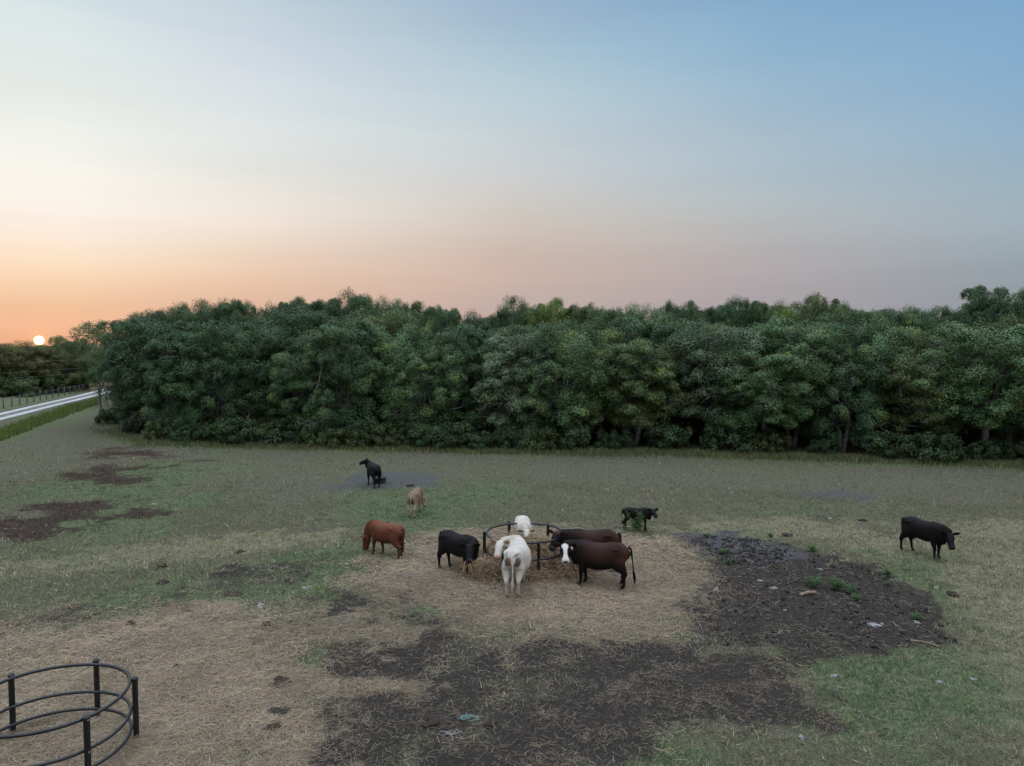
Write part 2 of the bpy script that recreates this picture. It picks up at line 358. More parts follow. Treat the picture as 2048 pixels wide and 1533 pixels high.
gx = axis([(-3000, -600, 300), (-600, -100, 40), (-100, -55, 2), (-55, -19, .5), (-19, 19, .1), (19, 45, .5), (45, 100, 4), (100, 600, 50), (600, 3000, 300)])
gy = axis([(-800, -100, 100), (-100, 0, 10), (0, 9, 1), (9, 31, .1), (31, 60, .25), (60, 115, .8), (115, 300, 10), (300, 1000, 70), (1000, 5000, 400)])
X, Yg = np.meshgrid(gx, gy); xs = X.ravel(); ys = Yg.ravel()
zz = zones(xs, ys); hs_ = ground_h(xs, ys, zz)
nx = len(gx); i = np.arange(len(gy) - 1)[:, None] * nx; j = np.arange(nx - 1)[None]
Q = np.stack([i + j, i + j + 1, i + nx + j + 1, i + nx + j], -1).reshape(-1, 4)
def ground_mat():
    m, t, b, o = new_mat('pasture'); A = attr(t, 'za'); Bb = attr(t, 'zb')
    sa = N(t, 'ShaderNodeSeparateColor'); t.links.new(A.outputs['Color'], sa.inputs[0])
    sb = N(t, 'ShaderNodeSeparateColor'); t.links.new(Bb.outputs['Color'], sb.inputs[0])
    n1 = noise(t, 2.2, 8, 0.7); n2 = noise(t, 14.0, 6, 0.7); n3 = noise(t, 0.35, 5, 0.6); n4 = noise(t, 45.0, 3, 0.7)
    def msk(w, amt=0.55, soft=0.18):
        v = M(t, 'ADD', w, M(t, 'MULTIPLY', M(t, 'SUBTRACT', M(t, 'ADD', M(t, 'MULTIPLY', n1, 0.5), M(t, 'MULTIPLY', n2, 0.5)), 0.5), amt * 2.4))
        return mrange(t, v, 0.5 - soft, 0.5 + soft)
    n5 = noise(t, 6.0, 6, 0.75)
    c = MIX(t, mrange(t, n3, 0.35, 0.65), (0.130, 0.132, 0.080), (0.178, 0.172, 0.113))
    c = MIX(t, mrange(t, n5, 0.42, 0.62), c, (0.095, 0.09, 0.055))
    c = MIX(t, M(t, 'MULTIPLY', msk(sb.outputs[1]), 0.8), c, MIX(t, mrange(t, n5, 0.4, 0.6), (0.32, 0.285, 0.17), (0.18, 0.175, 0.10)))
    c = MIX(t, M(t, 'MULTIPLY', msk(sb.outputs[2]), 0.85), c, MIX(t, mrange(t, n5, 0.4, 0.6), (0.168, 0.158, 0.110), (0.104, 0.110, 0.070)))
    c = MIX(t, M(t, 'MULTIPLY', msk(sa.outputs[2], 0.9, 0.35), 0.85), c, MIX(t, mrange(t, n5, 0.38, 0.62), (0.068, 0.108, 0.046), (0.195, 0.21, 0.11)))
    c = MIX(t, M(t, 'MULTIPLY', msk(sb.outputs[0], 0.9, .3), 0.8), c, (0.05, 0.028, 0.026))
    c = MIX(t, msk(sa.outputs[0], 0.9, 0.3), c, MIX(t, n2, (0.14, 0.11, 0.075), (0.30, 0.24, 0.165)))
    c = MIX(t, msk(sa.outputs[1], 0.95, 0.3), c, MIX(t, n1, (0.028, 0.024, 0.0205), (0.082, 0.069, 0.058)))
    c = MIX(t, M(t, 'MULTIPLY', msk(A.outputs['Alpha'], .9, .3), 0.75), c, (0.105, 0.107, 0.112))
    n6 = noise(t, 22.0, 4, 0.8)
    k = M(t, 'ADD', M(t, 'MULTIPLY', mrange(t, n6, 0.3, 0.7), 0.75), M(t, 'ADD', M(t, 'MULTIPLY', n2, 0.5), M(t, 'MULTIPLY', mrange(t, n4, 0.3, 0.7), 0.42)))
    hsv = N(t, 'ShaderNodeHueSaturation'); t.links.new(c, hsv.inputs['Color']); t.links.new(k, hsv.inputs['Value'])
    t.links.new(hsv.outputs[0], b.inputs['Base Color']); b.inputs['Roughness'].default_value = 0.95; b.inputs['Specular IOR Level'].default_value = 0.1
    bump(t, b, M(t, 'ADD', n2, M(t, 'MULTIPLY', n4, 0.6)), 1.0, 0.05); return m
gm = mesh_np('pasture', np.c_[xs, ys, hs_], Q, ground_mat(), {'za': np.c_[zz['hay'], zz['mud'], zz['green'], zz['grey']], 'zb': np.c_[zz['burg'], zz['tan'], zz['brown']]})
tag(obj('ground', gm), kind='structure')
def gz(x, y):
    x = np.atleast_1d(np.asarray(x, float)); y = np.atleast_1d(np.asarray(y, float)); return ground_h(x, y, zones(x, y))

# gravel track
def ribbon(name, pts, w, z, mat, wob=0.15):
    pts = crom([(*gp(*p), 0) for p in pts], 24)[:, :2]; T = np.gradient(pts, axis=0); T /= np.linalg.norm(T, axis=1)[:, None]; Nn = np.c_[-T[:, 1], T[:, 0]]
    k = 8; off = np.linspace(-w / 2, w / 2, k)
    V = pts[:, None] + Nn[:, None] * off[None, :, None]
    jit = (fbm(pts[:, 0] * 3, pts[:, 1] * 3, 2.0, 3, 4) - 0.5) * wob; V[:, 0] -= Nn * jit[:, None]; V[:, -1] += Nn * jit[:, None]
    zc = np.broadcast_to(z + 0.03 * (1 - (2 * off / w) ** 2), V.shape[:2]); V = np.concatenate([V, zc[..., None]], -1).reshape(-1, 3)
    n = len(pts); i = np.arange(n - 1)[:, None] * k; j = np.arange(k - 1)[None]
    return mesh_np(name, V, np.stack([i + j, i + j + 1, i + k + j + 1, i + k + j], -1).reshape(-1, 4), mat)
gravel = simple('gravel', (0.36, 0.36, 0.36), (0.52, 0.52, 0.52), 1.2, 0.95, 0.01)
median = simple('median', (0.10, 0.115, 0.08), (0.19, 0.19, 0.155), 1.5, 0.95, 0.01)
road_pts = [(-500, 956), (-250, 894), (0, 834), (90, 812), (178, 791), (215, 781), (250, 773)]
tag(obj('road', ribbon('road', road_pts, 3.1, 0.012, median)), kind='structure')
for s in (-1, 1):
    pts = []
    for p in road_pts:
        a = gp(*p); pts.append(a)
    P = np.array(pts); T = np.gradient(P, axis=0); T /= np.linalg.norm(T, axis=1)[:, None]; P = P + np.c_[-T[:, 1], T[:, 0]] * s * 0.92
    def inv(p):
        d = np.array([p[0], p[1], -H]); z = d[1] * math.cos(PITCH) + H * math.sin(PITCH); y = d[1] * math.sin(PITCH) - H * math.cos(PITCH)
        return (1024 + F * d[0] / z, 766.5 - F * y / z)
    tag(obj('gravel_road_track', ribbon('gravel_track', [inv(p) for p in P], 0.82, 0.03, gravel)), kind='structure')

# ------------------------------------------------------------------ trees
def leaves(rng, cen, out, n_each, rad, L, Wd, spread=0.9, up=0.3):
    """leaf-sized faces on the shells of many little puffs"""
    m = len(cen); n = m * n_each
    d = rng.normal(size=(n, 3)); d /= np.linalg.norm(d, axis=1)[:, None]
    o = np.repeat(out, n_each, 0); d = d + 0.55 * o; d[:, 2] += 0.25; d /= np.linalg.norm(d, axis=1)[:, None]
    r = np.repeat(rad, n_each) * (0.30 + 0.85 * rng.random(n) ** 0.7)
    c = np.repeat(cen, n_each, 0) + d * r[:, None] * np.array([1, 1, .8])
    nrm = d * 0.8 + rng.normal(size=(n, 3)) * spread * 0.6; nrm[:, 2] += up; nrm /= np.linalg.norm(nrm, axis=1)[:, None]
    u = rng.normal(size=(n, 3)); u -= (u * nrm).sum(1)[:, None] * nrm; u /= np.linalg.norm(u, axis=1)[:, None]; v = np.cross(nrm, u)
    l = (L * (0.6 + 0.8 * rng.random(n)))[:, None] / 2; w = (Wd * (0.7 + 0.6 * rng.random(n)))[:, None] / 2
    V = np.stack([c - u * l, c + v * w + nrm * w * 0.3, c + u * l, c - v * w + nrm * w * 0.3], 1).reshape(-1, 3)
    Fq = np.arange(4 * n).reshape(-1, 4); return V, Fq
def tree_proto(seed, R=4.4, Ht=9.0, zb=0.9, ncl=60, kind='oak', lean=0.0):
    rng = np.random.default_rng(seed); cl = []; tries = 0; kr = 1.18 if kind == 'oak' else 1.0
    while len(cl) < ncl and tries < 9000:
        tries += 1; z = zb + (Ht - zb - 0.7) * rng.random() ** 0.85; f = (z - zb) / (Ht - zb)
        if kind == 'umbrella': z = Ht * (0.80 + 0.16 * rng.random()); prof = math.sqrt(max(0.05, 1 - ((z / Ht - 0.80) / 0.18) ** 2))
        elif kind == 'shrub': prof = math.sqrt(max(0.03, 1 - f ** 2))
        else: prof = (0.72 + 0.55 * f if f < 0.5 else math.sqrt(max(0.03, 1 - ((f - 0.45) / 0.58) ** 2)) * 1.0)
        a = rng.random() * 2 * math.pi; rr = R * prof * (0.45 + 0.55 * math.sqrt(rng.random())) * (0.82 + 0.3 * vnoise(a * 1.6, z * 0.5, seed))
        rad = (0.70 + 0.75 * rng.random()) * (R / 4.4) ** 0.7 * kr * (0.82 if kind == 'umbrella' else 1)
        p = np.array([rr * math.cos(a) + lean * f, rr * math.sin(a), z])
        if all(np.linalg.norm((p - q) / np.array([1, 1, .8])) > 0.86 * (rad + r2) for q, r2 in cl): cl.append((p, rad))
    pc = []; po = []; pr = []
    for p, r in cl:
        k = int(9 + 5 * rng.random())
        d = rng.normal(size=(k, 3)); d[:, 2] = d[:, 2] * 0.8 + 0.25; d /= np.linalg.norm(d, axis=1)[:, None]
        pc.append(p + d * r * np.array([0.72, 0.72, 0.5])); po.append(d); pr.append(r * (0.40 + 0.24 * rng.random(k)))
    pc = np.concatenate(pc); po = np.concatenate(po); pr = np.concatenate(pr)
    ne = {'shrub': 80, 'umbrella': 90}.get(kind, 215)
    V, Fq = leaves(rng, pc, po, ne, pr * 1.12, 0.125, 0.074, 0.60, 0.22)
    tint = 0.66 + 0.68 * rng.random(len(pc)); n = len(Fq)
    c = np.repeat(tint, ne)[:, None] * (0.68 + 0.64 * rng.random((n, 1))) * np.array([[0.100, 0.154, 0.070]])
    yel = np.repeat(rng.random(len(pc)) < 0.07, ne)[:, None]; c = np.where(yel, c * np.array([1.35, 1.18, 0.8]), c)
    crown = mesh_np('crown', V, Fq, MAT['leaf'], {'col': np.repeat(c, 4, 0)}, smooth=False)
    g = Geo()
    if kind == 'shrub':
        for p, r in cl[:8]: g.tube([(0, 0, -0.1), p * np.array([.4, .4, .5]), p], [0.03, 0.02, 0.008], 5)
    else:
        nb = 1 + int(rng.random() * 3) if kind == 'oak' else 1; forks = []
        for b in range(nb):
            a = rng.random() * 6.28; hf = Ht * (0.25 + 0.15 * rng.random()) if kind == 'oak' else Ht * 0.66
            tip = np.array([math.cos(a) * 0.9 * (nb > 1) + lean * 0.3, math.sin(a) * 0.9 * (nb > 1), hf]); mid = tip * 0.5 + rng.normal(size=3) * 0.12
            st = np.array([math.cos(a) * 0.15 * (nb > 1), math.sin(a) * 0.15 * (nb > 1), -0.2])
            P = crom([st, mid, tip], 4); g.tube(P, np.linspace(0.24, 0.15, len(P)) * (1 if nb == 1 else 0.75), 9); forks.append(tip)
        for p, r in cl:
            f = forks[int(rng.random() * len(forks))]; s = f * (0.75 + 0.25 * rng.random()); L = np.linalg.norm(p - s)
            m1 = s + (p - s) * 0.35 + rng.normal(size=3) * 0.10 * L; m2 = s + (p - s) * 0.7 + rng.normal(size=3) * 0.10 * L; m2[2] = max(m2[2], 0.5)
            P = crom([s, m1, m2, p], 4); P[1:-1] += rng.normal(size=(len(P) - 2, 3)) * 0.05
            g.tube(P, np.linspace(0.095, 0.02, len(P)), 5, cap=False)
            for q in range(1 + (rng.random() < 0.5)):   # crooked twigs that reach out through the leaves
                d = p * np.array([1, 1, 0]); d /= np.linalg.norm(d) + 1e-6; d = d + rng.normal(size=3) * 0.6; d[2] = -0.2 + 0.35 * d[2]; d /= np.linalg.norm(d)
                L2 = r * (0.75 + 0.55 * rng.random()); T = [p]
                for u in range(5): T.append(T[-1] + d * L2 / 5 + rng.normal(size=3) * L2 * 0.07)
                g.tube(T, np.linspace(0.028, 0.010, 6), 4, cap=False)
                for w in (2, 3, 4):
                    e = d + rng.normal(size=3) * 0.8; g.tube([T[w], T[w] + e * L2 * 0.2, T[w] + e * L2 * 0.36 + rng.normal(size=3) * 0.05], [0.016, 0.012, 0.007], 3, cap=False)
    trunk = g.mesh('trunk', MAT['bark'])
    return crown, trunk, float(np.percentile(V[:, 2], 99.8)), R
OAKS = [tree_proto(100 + s, R=4.4, Ht=9, zb=[0.9, 1.3, 2.6, 1.0, 2.9, 1.5, 2.4][s], ncl=60) for s in range(7)]
FRONT = [tree_proto(500 + s, R=3.1, Ht=9, zb=[0.7, 1.1, 2.3, 0.8, 2.7, 1.4, 2.1][s], ncl=58) for s in range(7)]
HIGH = [tree_proto(200 + s, R=4.0, Ht=10, zb=3.4, ncl=46) for s in range(4)]
UMB = [tree_proto(300 + s, R=3.6, Ht=10.5, zb=6, ncl=16, kind='umbrella', lean=0.8) for s in range(2)]
SHR = [tree_proto(400 + s, R=1.3, Ht=1.7, zb=0.15, ncl=11, kind='shrub') for s in range(4)]
rnd = random.Random(7)
TINT = {'dark green': (0.72, 0.80, 0.78), 'deep green': (0.62, 0.74, 0.66), 'mid green': (0.98, 1.05, 0.92), 'grey green': (1.32, 1.18, 1.42), 'yellow green': (1.5, 1.35, 0.72), 'shrub dark': (0.42, 0.46, 0.40), 'shrub olive': (0.62, 0.58, 0.42), 'far glow-tinted': (1.12, 0.80, 0.52), 'olive green': (1.12, 1.0, 0.78)}  # the far oaks' warm tint paints the low sun's glow into their leaves
def plant_tree(proto, x, y, top, width, label, tint, group, name='oak_tree', cat='tree', rz=None):
    crown, trunk, ph, R = proto
    r = empty(name, (x, y, 0.0), rnd.random() * 6.28 if rz is None else rz); s = width / (2 * R); r.scale = (s, s, top / ph)
    tag(r, label, cat, group)
    c = obj('crown', crown, r); k = TINT[tint]; j = 0.9 + 0.2 * rnd.random(); c.color = (k[0] * j, k[1] * j, k[2] * j, 1)
    obj('trunk', trunk, r); return r
SKYL = [(60,690),(120,688),(140,670),(165,648),(200,638),(240,636),(300,632),(330,622),(370,612),(400,604),(440,598),(480,604),(510,612),(530,598),(560,592),(600,590),(640,598),(660,592),(700,590),(730,600),(760,592),(790,596),(830,606),(850,618),(872,622),(886,642),(905,620),(930,615),(950,630),(985,630),(1000,606),(1030,602),(1060,606),(1090,602),(1120,610),(1200,613),(1225,622),(1255,612),(1300,618),(1340,610),(1380,606),(1440,610),(1480,605),(1500,597),(1540,604),(1595,595),(1650,600),(1690,605),(1715,620),(1760,614),(1800,606),(1850,615),(1890,618),(1930,622),(1960,610),(2048,600),(2400,596)]
def skyl(px): return float(np.interp(px, *zip(*SKYL)))
EDGE = np.array([gp(*p) for p in [(205, 836), (222, 862), (300, 886), (600, 893), (1024, 904), (1300, 905), (1600, 915), (2048, 930), (2300, 938)]])
def along(off):
    """front line of the wood moved back by off metres: returns f(px) -> (x, y)"""
    T = np.gradient(EDGE, axis=0); T /= np.linalg.norm(T, axis=1)[:, None]; P = EDGE + np.c_[-T[:, 1], T[:, 0]] * off
    px = [1024 + F * p[0] / p[1] for p in P]
    f = lambda q: (float(np.interp(q, px, P[:, 0])), float(np.interp(q, px, P[:, 1])))
    f.first = px[0]; return f
ORD = ['first', 'second', 'third', 'fourth', 'fifth', 'sixth', 'seventh', 'eighth', 'ninth', 'tenth', 'eleventh', 'twelfth', 'thirteenth', 'fourteenth', 'fifteenth', 'sixteenth', 'seventeenth', 'eighteenth', 'nineteenth', 'twentieth', 'twenty-first', 'twenty-second', 'twenty-third', 'twenty-fourth', 'twenty-fifth', 'twenty-sixth', 'twenty-seventh', 'twenty-eighth', 'twenty-ninth', 'thirtieth', 'thirty-first', 'thirty-second', 'thirty-third', 'thirty-fourth']
frontA = [(304,705,'deep green'),(362,668,'dark green'),(440,652,'deep green'),(530,646,'dark green'),(612,700,'mid green'),(690,640,'dark green'),(780,652,'mid green'),(858,694,'mid green'),(945,650,'dark green'),(1040,672,'grey green'),(1130,650,'mid green'),(1205,700,'dark green'),(1268,684,'olive green'),(1350,642,'dark green'),(1432,656,'grey green'),(1520,700,'mid green'),(1602,644,'mid green'),(1690,652,'dark green'),(1785,660,'mid green'),(1870,700,'olive green'),(1960,648,'mid green'),(2060,670,'dark green'),(2160,680,'mid green')]
fA = along(3.2)
for n, (px, ty, tn) in enumerate(frontA):
    x, y = fA(px); y += [-1.0, 1.4, -0.2, 1.9, 0.6][n % 5] if n > 1 else 0
    plant_tree(FRONT[[0, 3, 1, 5][n % 4] if px < 1100 else [2, 4, 6, 1, 2, 6, 4][n % 7]], x, y, z_at(px, ty, y), rnd.uniform(5.0, 6.4), '%s bushy oak, %s from the left along the front edge of the wood' % (tn, ORD[n]), tn, 'oaks along the front edge of the wood')
fB = along(8.5); px = max(318, fB.first); n = 0; kinds = ['dark green', 'mid green', 'deep green', 'mid green', 'yellow green', 'dark green', 'olive green']
while px < 2200:
    x, y = fB(px); y += rnd.uniform(-0.8, 0.8); tn = kinds[(n * 3 + 1) % 7] if px > 700 else ['dark green', 'deep green'][n % 2]
    plant_tree(OAKS[(n + 3) % 7], x, y, z_at(px, skyl(px) + rnd.uniform(26, 56), y), rnd.uniform(7.0, 8.8), '%s oak crown, %s from the left in the row behind the front oaks' % (tn, ORD[n]), tn, 'oaks in the second row of the wood'); px += rnd.uniform(84, 104); n += 1
fC = along(13.0); px = max(345, fC.first + 20); n = 0
while px < 2200:
    x, y = fC(px); y += rnd.uniform(-1, 1); tn = kinds[(n * 2) % 7] if px > 700 else 'dark green'
    plant_tree(HIGH[n % 4], x, y, z_at(px, skyl(px) + rnd.uniform(-9, 9), y), rnd.uniform(3.7, 4.9), '%s oak top on the skyline, %s from the left of the wood' % (tn, ORD[n]), tn, 'oak tops along the skyline'); px += rnd.uniform(58, 78); n += 1
fD = along(18.5); px = max(390, fD.first + 40); n = 0
while px < 2200:
    x, y = fD(px); y += rnd.uniform(-1, 1)
    plant_tree(HIGH[(n + 2) % 4], x, y, z_at(px, skyl(px) + 14, y), rnd.uniform(6.5, 8), 'dark oak crown deep in the wood behind the skyline oaks', 'dark green', 'oaks deep in the wood'); px += rnd.uniform(95, 120); n += 1
# the open crown over the right end, the leaning trees at the left end
x, y = fC(1988); plant_tree(UMB[0], x, y, z_at(1988, 570, y), 5.0, 'tall flat-topped tree with open branches above the right end of the wood', 'dark green', None, 'umbrella_tree', rz=2.0)
plant_tree(UMB[1], x_at(238, 64), 64.0, z_at(200, 634, 64), 7.0, 'leaning oak with open flat crown at the left end of the wood', 'olive green', None, rz=2.6)
plant_tree(OAKS[2], x_at(292, 61), 61.0, z_at(262, 690, 61), 7.2, 'dense dark oak under the leaning tree at the left end of the wood', 'deep green', None)
plant_tree(OAKS[5], x_at(140, 109), 109.0, z_at(140, 674, 109), 7.0, 'olive tree behind the fence where the gravel track disappears', 'olive green', None)
plant_tree(HIGH[1], -44.0, 84.0, z_at(150, 672, 84), 8.5, 'small oak top to the right of the setting sun', 'olive green', None)
plant_tree(OAKS[1], x_at(330, 68), 68.0, z_at(330, 616, 68), 7.5, 'dark oak behind the leaning tree at the left end', 'dark green', None)
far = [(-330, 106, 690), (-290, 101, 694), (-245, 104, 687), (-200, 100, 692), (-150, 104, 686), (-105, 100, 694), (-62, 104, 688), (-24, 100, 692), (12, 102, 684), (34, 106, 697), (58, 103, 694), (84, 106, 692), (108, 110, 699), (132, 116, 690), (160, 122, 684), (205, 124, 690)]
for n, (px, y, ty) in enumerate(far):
    plant_tree((OAKS + HIGH)[(n * 3) % 7], x_at(px, y), y, z_at(px, ty, y), 7.0, 'far glow-tinted oak beyond the wire fence, %s from the left below the setting sun' % ORD[n], 'far glow-tinted', 'oaks beyond the wire fence')
for n in range(24):
    px = -340 + n * 21; y = 97.5 + (n % 3) * 1.2 + max(0, n - 18) * 2.5
    plant_tree(SHR[n % 4], x_at(px, y), y, 2.4 + 0.5 * (n % 3), 4.2, 'brushy thicket under the far oaks beyond the fence', 'shrub olive', 'thicket beyond the fence', 'shrub', 'shrub')
plant_tree(HIGH[3], x_at(290, 60), 60.0, z_at(292, 638, 60), 5.2, 'rounded dark oak top between the leaning tree and the wood', 'dark green', None)
plant_tree(FRONT[4], x_at(326, 57.5), 57.5, z_at(318, 640, 57.5), 6.0, 'tall dark oak just right of the leaning tree', 'deep green', None)
for px, ty, y, w, lb in ((352, 616, 70, 4.6, 'first'), (392, 607, 68, 4.6, 'second'), (432, 601, 69, 4.4, 'third'), (470, 603, 67, 4.4, 'fourth')):
    plant_tree(HIGH[int(px) % 4], x_at(px, y), y, z_at(px, ty, y), w, 'dark oak top on the left shoulder of the wood, %s right of the leaning tree' % lb, 'dark green', 'oaks on the left shoulder of the wood')
# thin bare trunks at the left end
for n, (px, py, ty, lb) in enumerate([(200, 838, 770, 'pale straight bare trunk standing at the left corner of the wood'), (213, 826, 775, 'thin grey stem just right of the pale bare trunk')]):
    p = gp(px, py); g = Geo(); z = z_at(px, ty, p[1]); rr = 0.16 if n == 0 else 0.09
    g.tube(crom([(0, 0, -0.2), (0.05, 0, z * 0.5), (-0.08, 0.05, z), (-0.3, 0.1, z * 1.5)], 5), np.linspace(rr, rr * 0.5, 16), 8)
    g.tube(crom([(0.04, 0, z * 0.75), (0.5, 0, z * 1.1), (0.8, 0.1, z * 1.5)], 4), np.linspace(rr * 0.5, 0.03, 9), 6)
    o = obj('bare_trunk', g.mesh('bare_trunk', MAT['bark'])); o.location = (p[0], p[1], 0); tag(o, lb, 'tree trunk')
# shrubs under the oaks
fS = along(0.6); px = 225; n = 0
while px < 2180:
    x, y = fS(px); s = rnd.uniform(0.7, 1.35)
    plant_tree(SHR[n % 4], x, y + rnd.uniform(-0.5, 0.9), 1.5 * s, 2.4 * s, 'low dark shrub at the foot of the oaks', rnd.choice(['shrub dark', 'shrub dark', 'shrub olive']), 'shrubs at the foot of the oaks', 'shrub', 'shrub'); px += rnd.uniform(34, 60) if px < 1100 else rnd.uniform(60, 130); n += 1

fU = along(16.0); px = fU.first; n = 0  # shrub row added to stop low sun leaking in under the oaks
while px < 2250:
    x, y = fU(px); plant_tree(SHR[n % 4], x, y + rnd.uniform(-1, 1), rnd.uniform(3.6, 4.6), rnd.uniform(5.5, 6.5), 'dark undergrowth added deep in the wood to block low sun', 'shrub dark', 'added undergrowth deep in the wood', 'shrub', 'shrub'); px += 85; n += 1

# dead pale branches at the edge of the wood
def dead_branch(px, py, L, seed, label):
    rng = np.random.default_rng(seed); p = gp(px, py); g = Geo()
    for k in range(7):
        a = rng.uniform(-0.4, 3.5); d = np.array([math.cos(a), math.sin(a) * 0.5 - 0.3, rng.uniform(0.02, 0.5)]); T = [np.array([0, 0, 0.15])]
        for u in range(7): T.append(T[-1] + d * L / 7 + rng.normal(size=3) * 0.07 * L * 0.5)
        T = np.array(T); T[:, 2] = np.maximum(T[:, 2], 0.04); g.tube(T, np.linspace(0.035, 0.012, 8), 5)
        for w in (3, 4, 5, 6):
            e = d + rng.normal(size=3) * 0.7; e[2] = abs(e[2]) * 0.6; g.tube([T[w], T[w] + e * 0.18 * L, T[w] + e * 0.34 * L], [0.018, 0.014, 0.01], 4)
    o = obj('dead_branch', g.mesh('dead_branch', MAT['twig'])); o.location = (p[0], p[1], 0); tag(o, label, 'branch')
dead_branch(1870, 912, 1.7, 5, 'pale dead branches sprawling at the wood edge, behind the right black cow')
dead_branch(520, 892, 1.2, 6, 'pale dead twigs low at the wood edge, left of the far black cow')
dead_branch(1000, 898, 1.3, 8, 'pale dead twigs low at the wood edge, behind the white cows')

# ------------------------------------------------------------------ wire fence and power lines by the track
def wire_fence():
    A = gp(-60, 829); Bp = gp(8, 817); Cp = gp(100, 797.6); D = gp(152, 787); E = gp(178, 780)
    P = crom([(*A, 0), (*Bp, 0), (*Cp, 0), (*D, 0), (*E, 0)], 30)[:, :2]; s = np.r_[0, np.cumsum(np.linalg.norm(np.diff(P, axis=0), axis=1))]
    r = empty('wire_fence', (P[0][0], P[0][1], 0)); tag(r, 'wire fence with grey wooden posts beside the gravel track', 'fence')
    g = Geo(); sp = np.arange(0, s[-1], 2.3); pts = np.c_[np.interp(sp, s, P[:, 0]), np.interp(sp, s, P[:, 1])]
    pb = Geo(); pb.tube([(0, 0, -0.3), (0, 0, 0.6), (0.01, 0, 1.18)], [0.065, 0.06, 0.055], 8); pm = pb.mesh('post', MAT['post'])
    for k, q in enumerate(pts):
        o = obj('post', pm, r); o.location = (q[0] - P[0][0], q[1] - P[0][1], 0); o.scale = (1, 1, 0.9 + 0.25 * rnd.random()); o.rotation_euler = (rnd.uniform(-.04, .04), rnd.uniform(-.04, .04), 0)
    for h in (0.3, 0.6, 0.9, 1.1):
        g.tube(np.c_[pts - P[0], np.full(len(pts), h)], 0.010, 4)
    obj('wire', g.mesh('wire', MAT['wire']), r)
wire_fence()
for n, (ya, yb, lb) in enumerate([(724, 722, 'highest'), (748, 740, 'middle'), (760, 750, 'lowest')]):
    a = np.array([x_at(-500, 78), 78, z_at(-500, ya + 6, 78)]); b = np.array([x_at(170, 100), 100, z_at(170, yb - 4, 100)])
    t = np.linspace(0, 1, 30)[:, None]; P = a + (b - a) * t; P[:, 2] -= 0.5 * (4 * t * (1 - t))[:, 0]
    g = Geo(); g.tube(P, 0.008, 5); tag(obj('power_line', g.mesh('power_line', MAT['wire'])), '%s of the thin overhead wires in front of the far left trees' % lb, 'wire', 'overhead wires')

# ------------------------------------------------------------------ hay rings
def hay_ring(cx, cy, angs, label, r=1.25):
    root = empty('hay_ring', (cx, cy, 0)); tag(root, label, 'hay feeder', 'round hay feeders')
    th = np.linspace(0, 2 * math.pi, 97)
    for z, rr in ((1.06, 0.031), (0.53, 0.029), (0.2, 0.029)):
        g = Geo(); P = np.c_[r * np.cos(th), r * np.sin(th), z + 0.008 * np.sin(3 * th)]
        k = 10; C2 = P[:-1]; n = len(C2); o = np.c_[np.cos(th[:-1]), np.sin(th[:-1]), np.zeros(n)]; ph = np.arange(k) * 2 * math.pi / k
        V = C2[:, None] + o[:, None] * (rr * np.cos(ph))[None, :, None] + np.array([0, 0, 1]) * (rr * np.sin(ph))[None, :, None]
        i = np.arange(n)[:, None]; j = np.arange(k)[None]; Q = np.stack([i * k + j, ((i + 1) % n) * k + j, ((i + 1) % n) * k + (j + 1) % k, i * k + (j + 1) % k], -1).reshape(-1, 4)
        g.add(V.reshape(-1, 3), Q); obj('rail', g.mesh('rail', MAT['pipe']), root)
    g = Geo(); k = 16; prof = [(0.048, -0.1), (0.05, 0.5), (0.05, 1.08), (0.056, 1.085), (0.056, 1.115), (0.040, 1.117), (0.040, 0.95), (0.0, 0.95)]
    ph = np.arange(k) * 2 * math.pi / k; V = np.array([[(a * math.cos(p), a * math.sin(p), z) for p in ph] for a, z in prof]).reshape(-1, 3)
    i = np.arange(len(prof) - 1)[:, None] * k; j = np.arange(k)[None]; Q = np.stack([i + j, i + (j + 1) % k, i + k + (j + 1) % k, i + k + j], -1).reshape(-1, 4); g.add(V, Q)
    pm = g.mesh('post', MAT['pipe'], smooth=False)
    gb = Geo(); gb.ell((0, 0, 0), (0.016, 0.016, 0.016), nu=8, nv=6); bm = gb.mesh('bolt', MAT['wire'])
    for a in angs:
        a = math.radians(a); o = obj('post', pm, root); o.location = ((r + 0.078) * math.cos(a), (r + 0.078) * math.sin(a), 0); o.rotation_euler = (0, 0, a)
        for z in (1.06, 0.53):
            b = obj('bolt', bm, o); b.location = (0.052, 0, z)
hay_ring(*RING_A, [184, 113, 52, -2, -72, 238], 'black pipe hay ring full of hay with cattle eating around it', 1.22)
hay_ring(*RING_B, [147, 87, 27, -33, -93, -153], 'empty black pipe hay ring standing alone in the litter', 1.26)

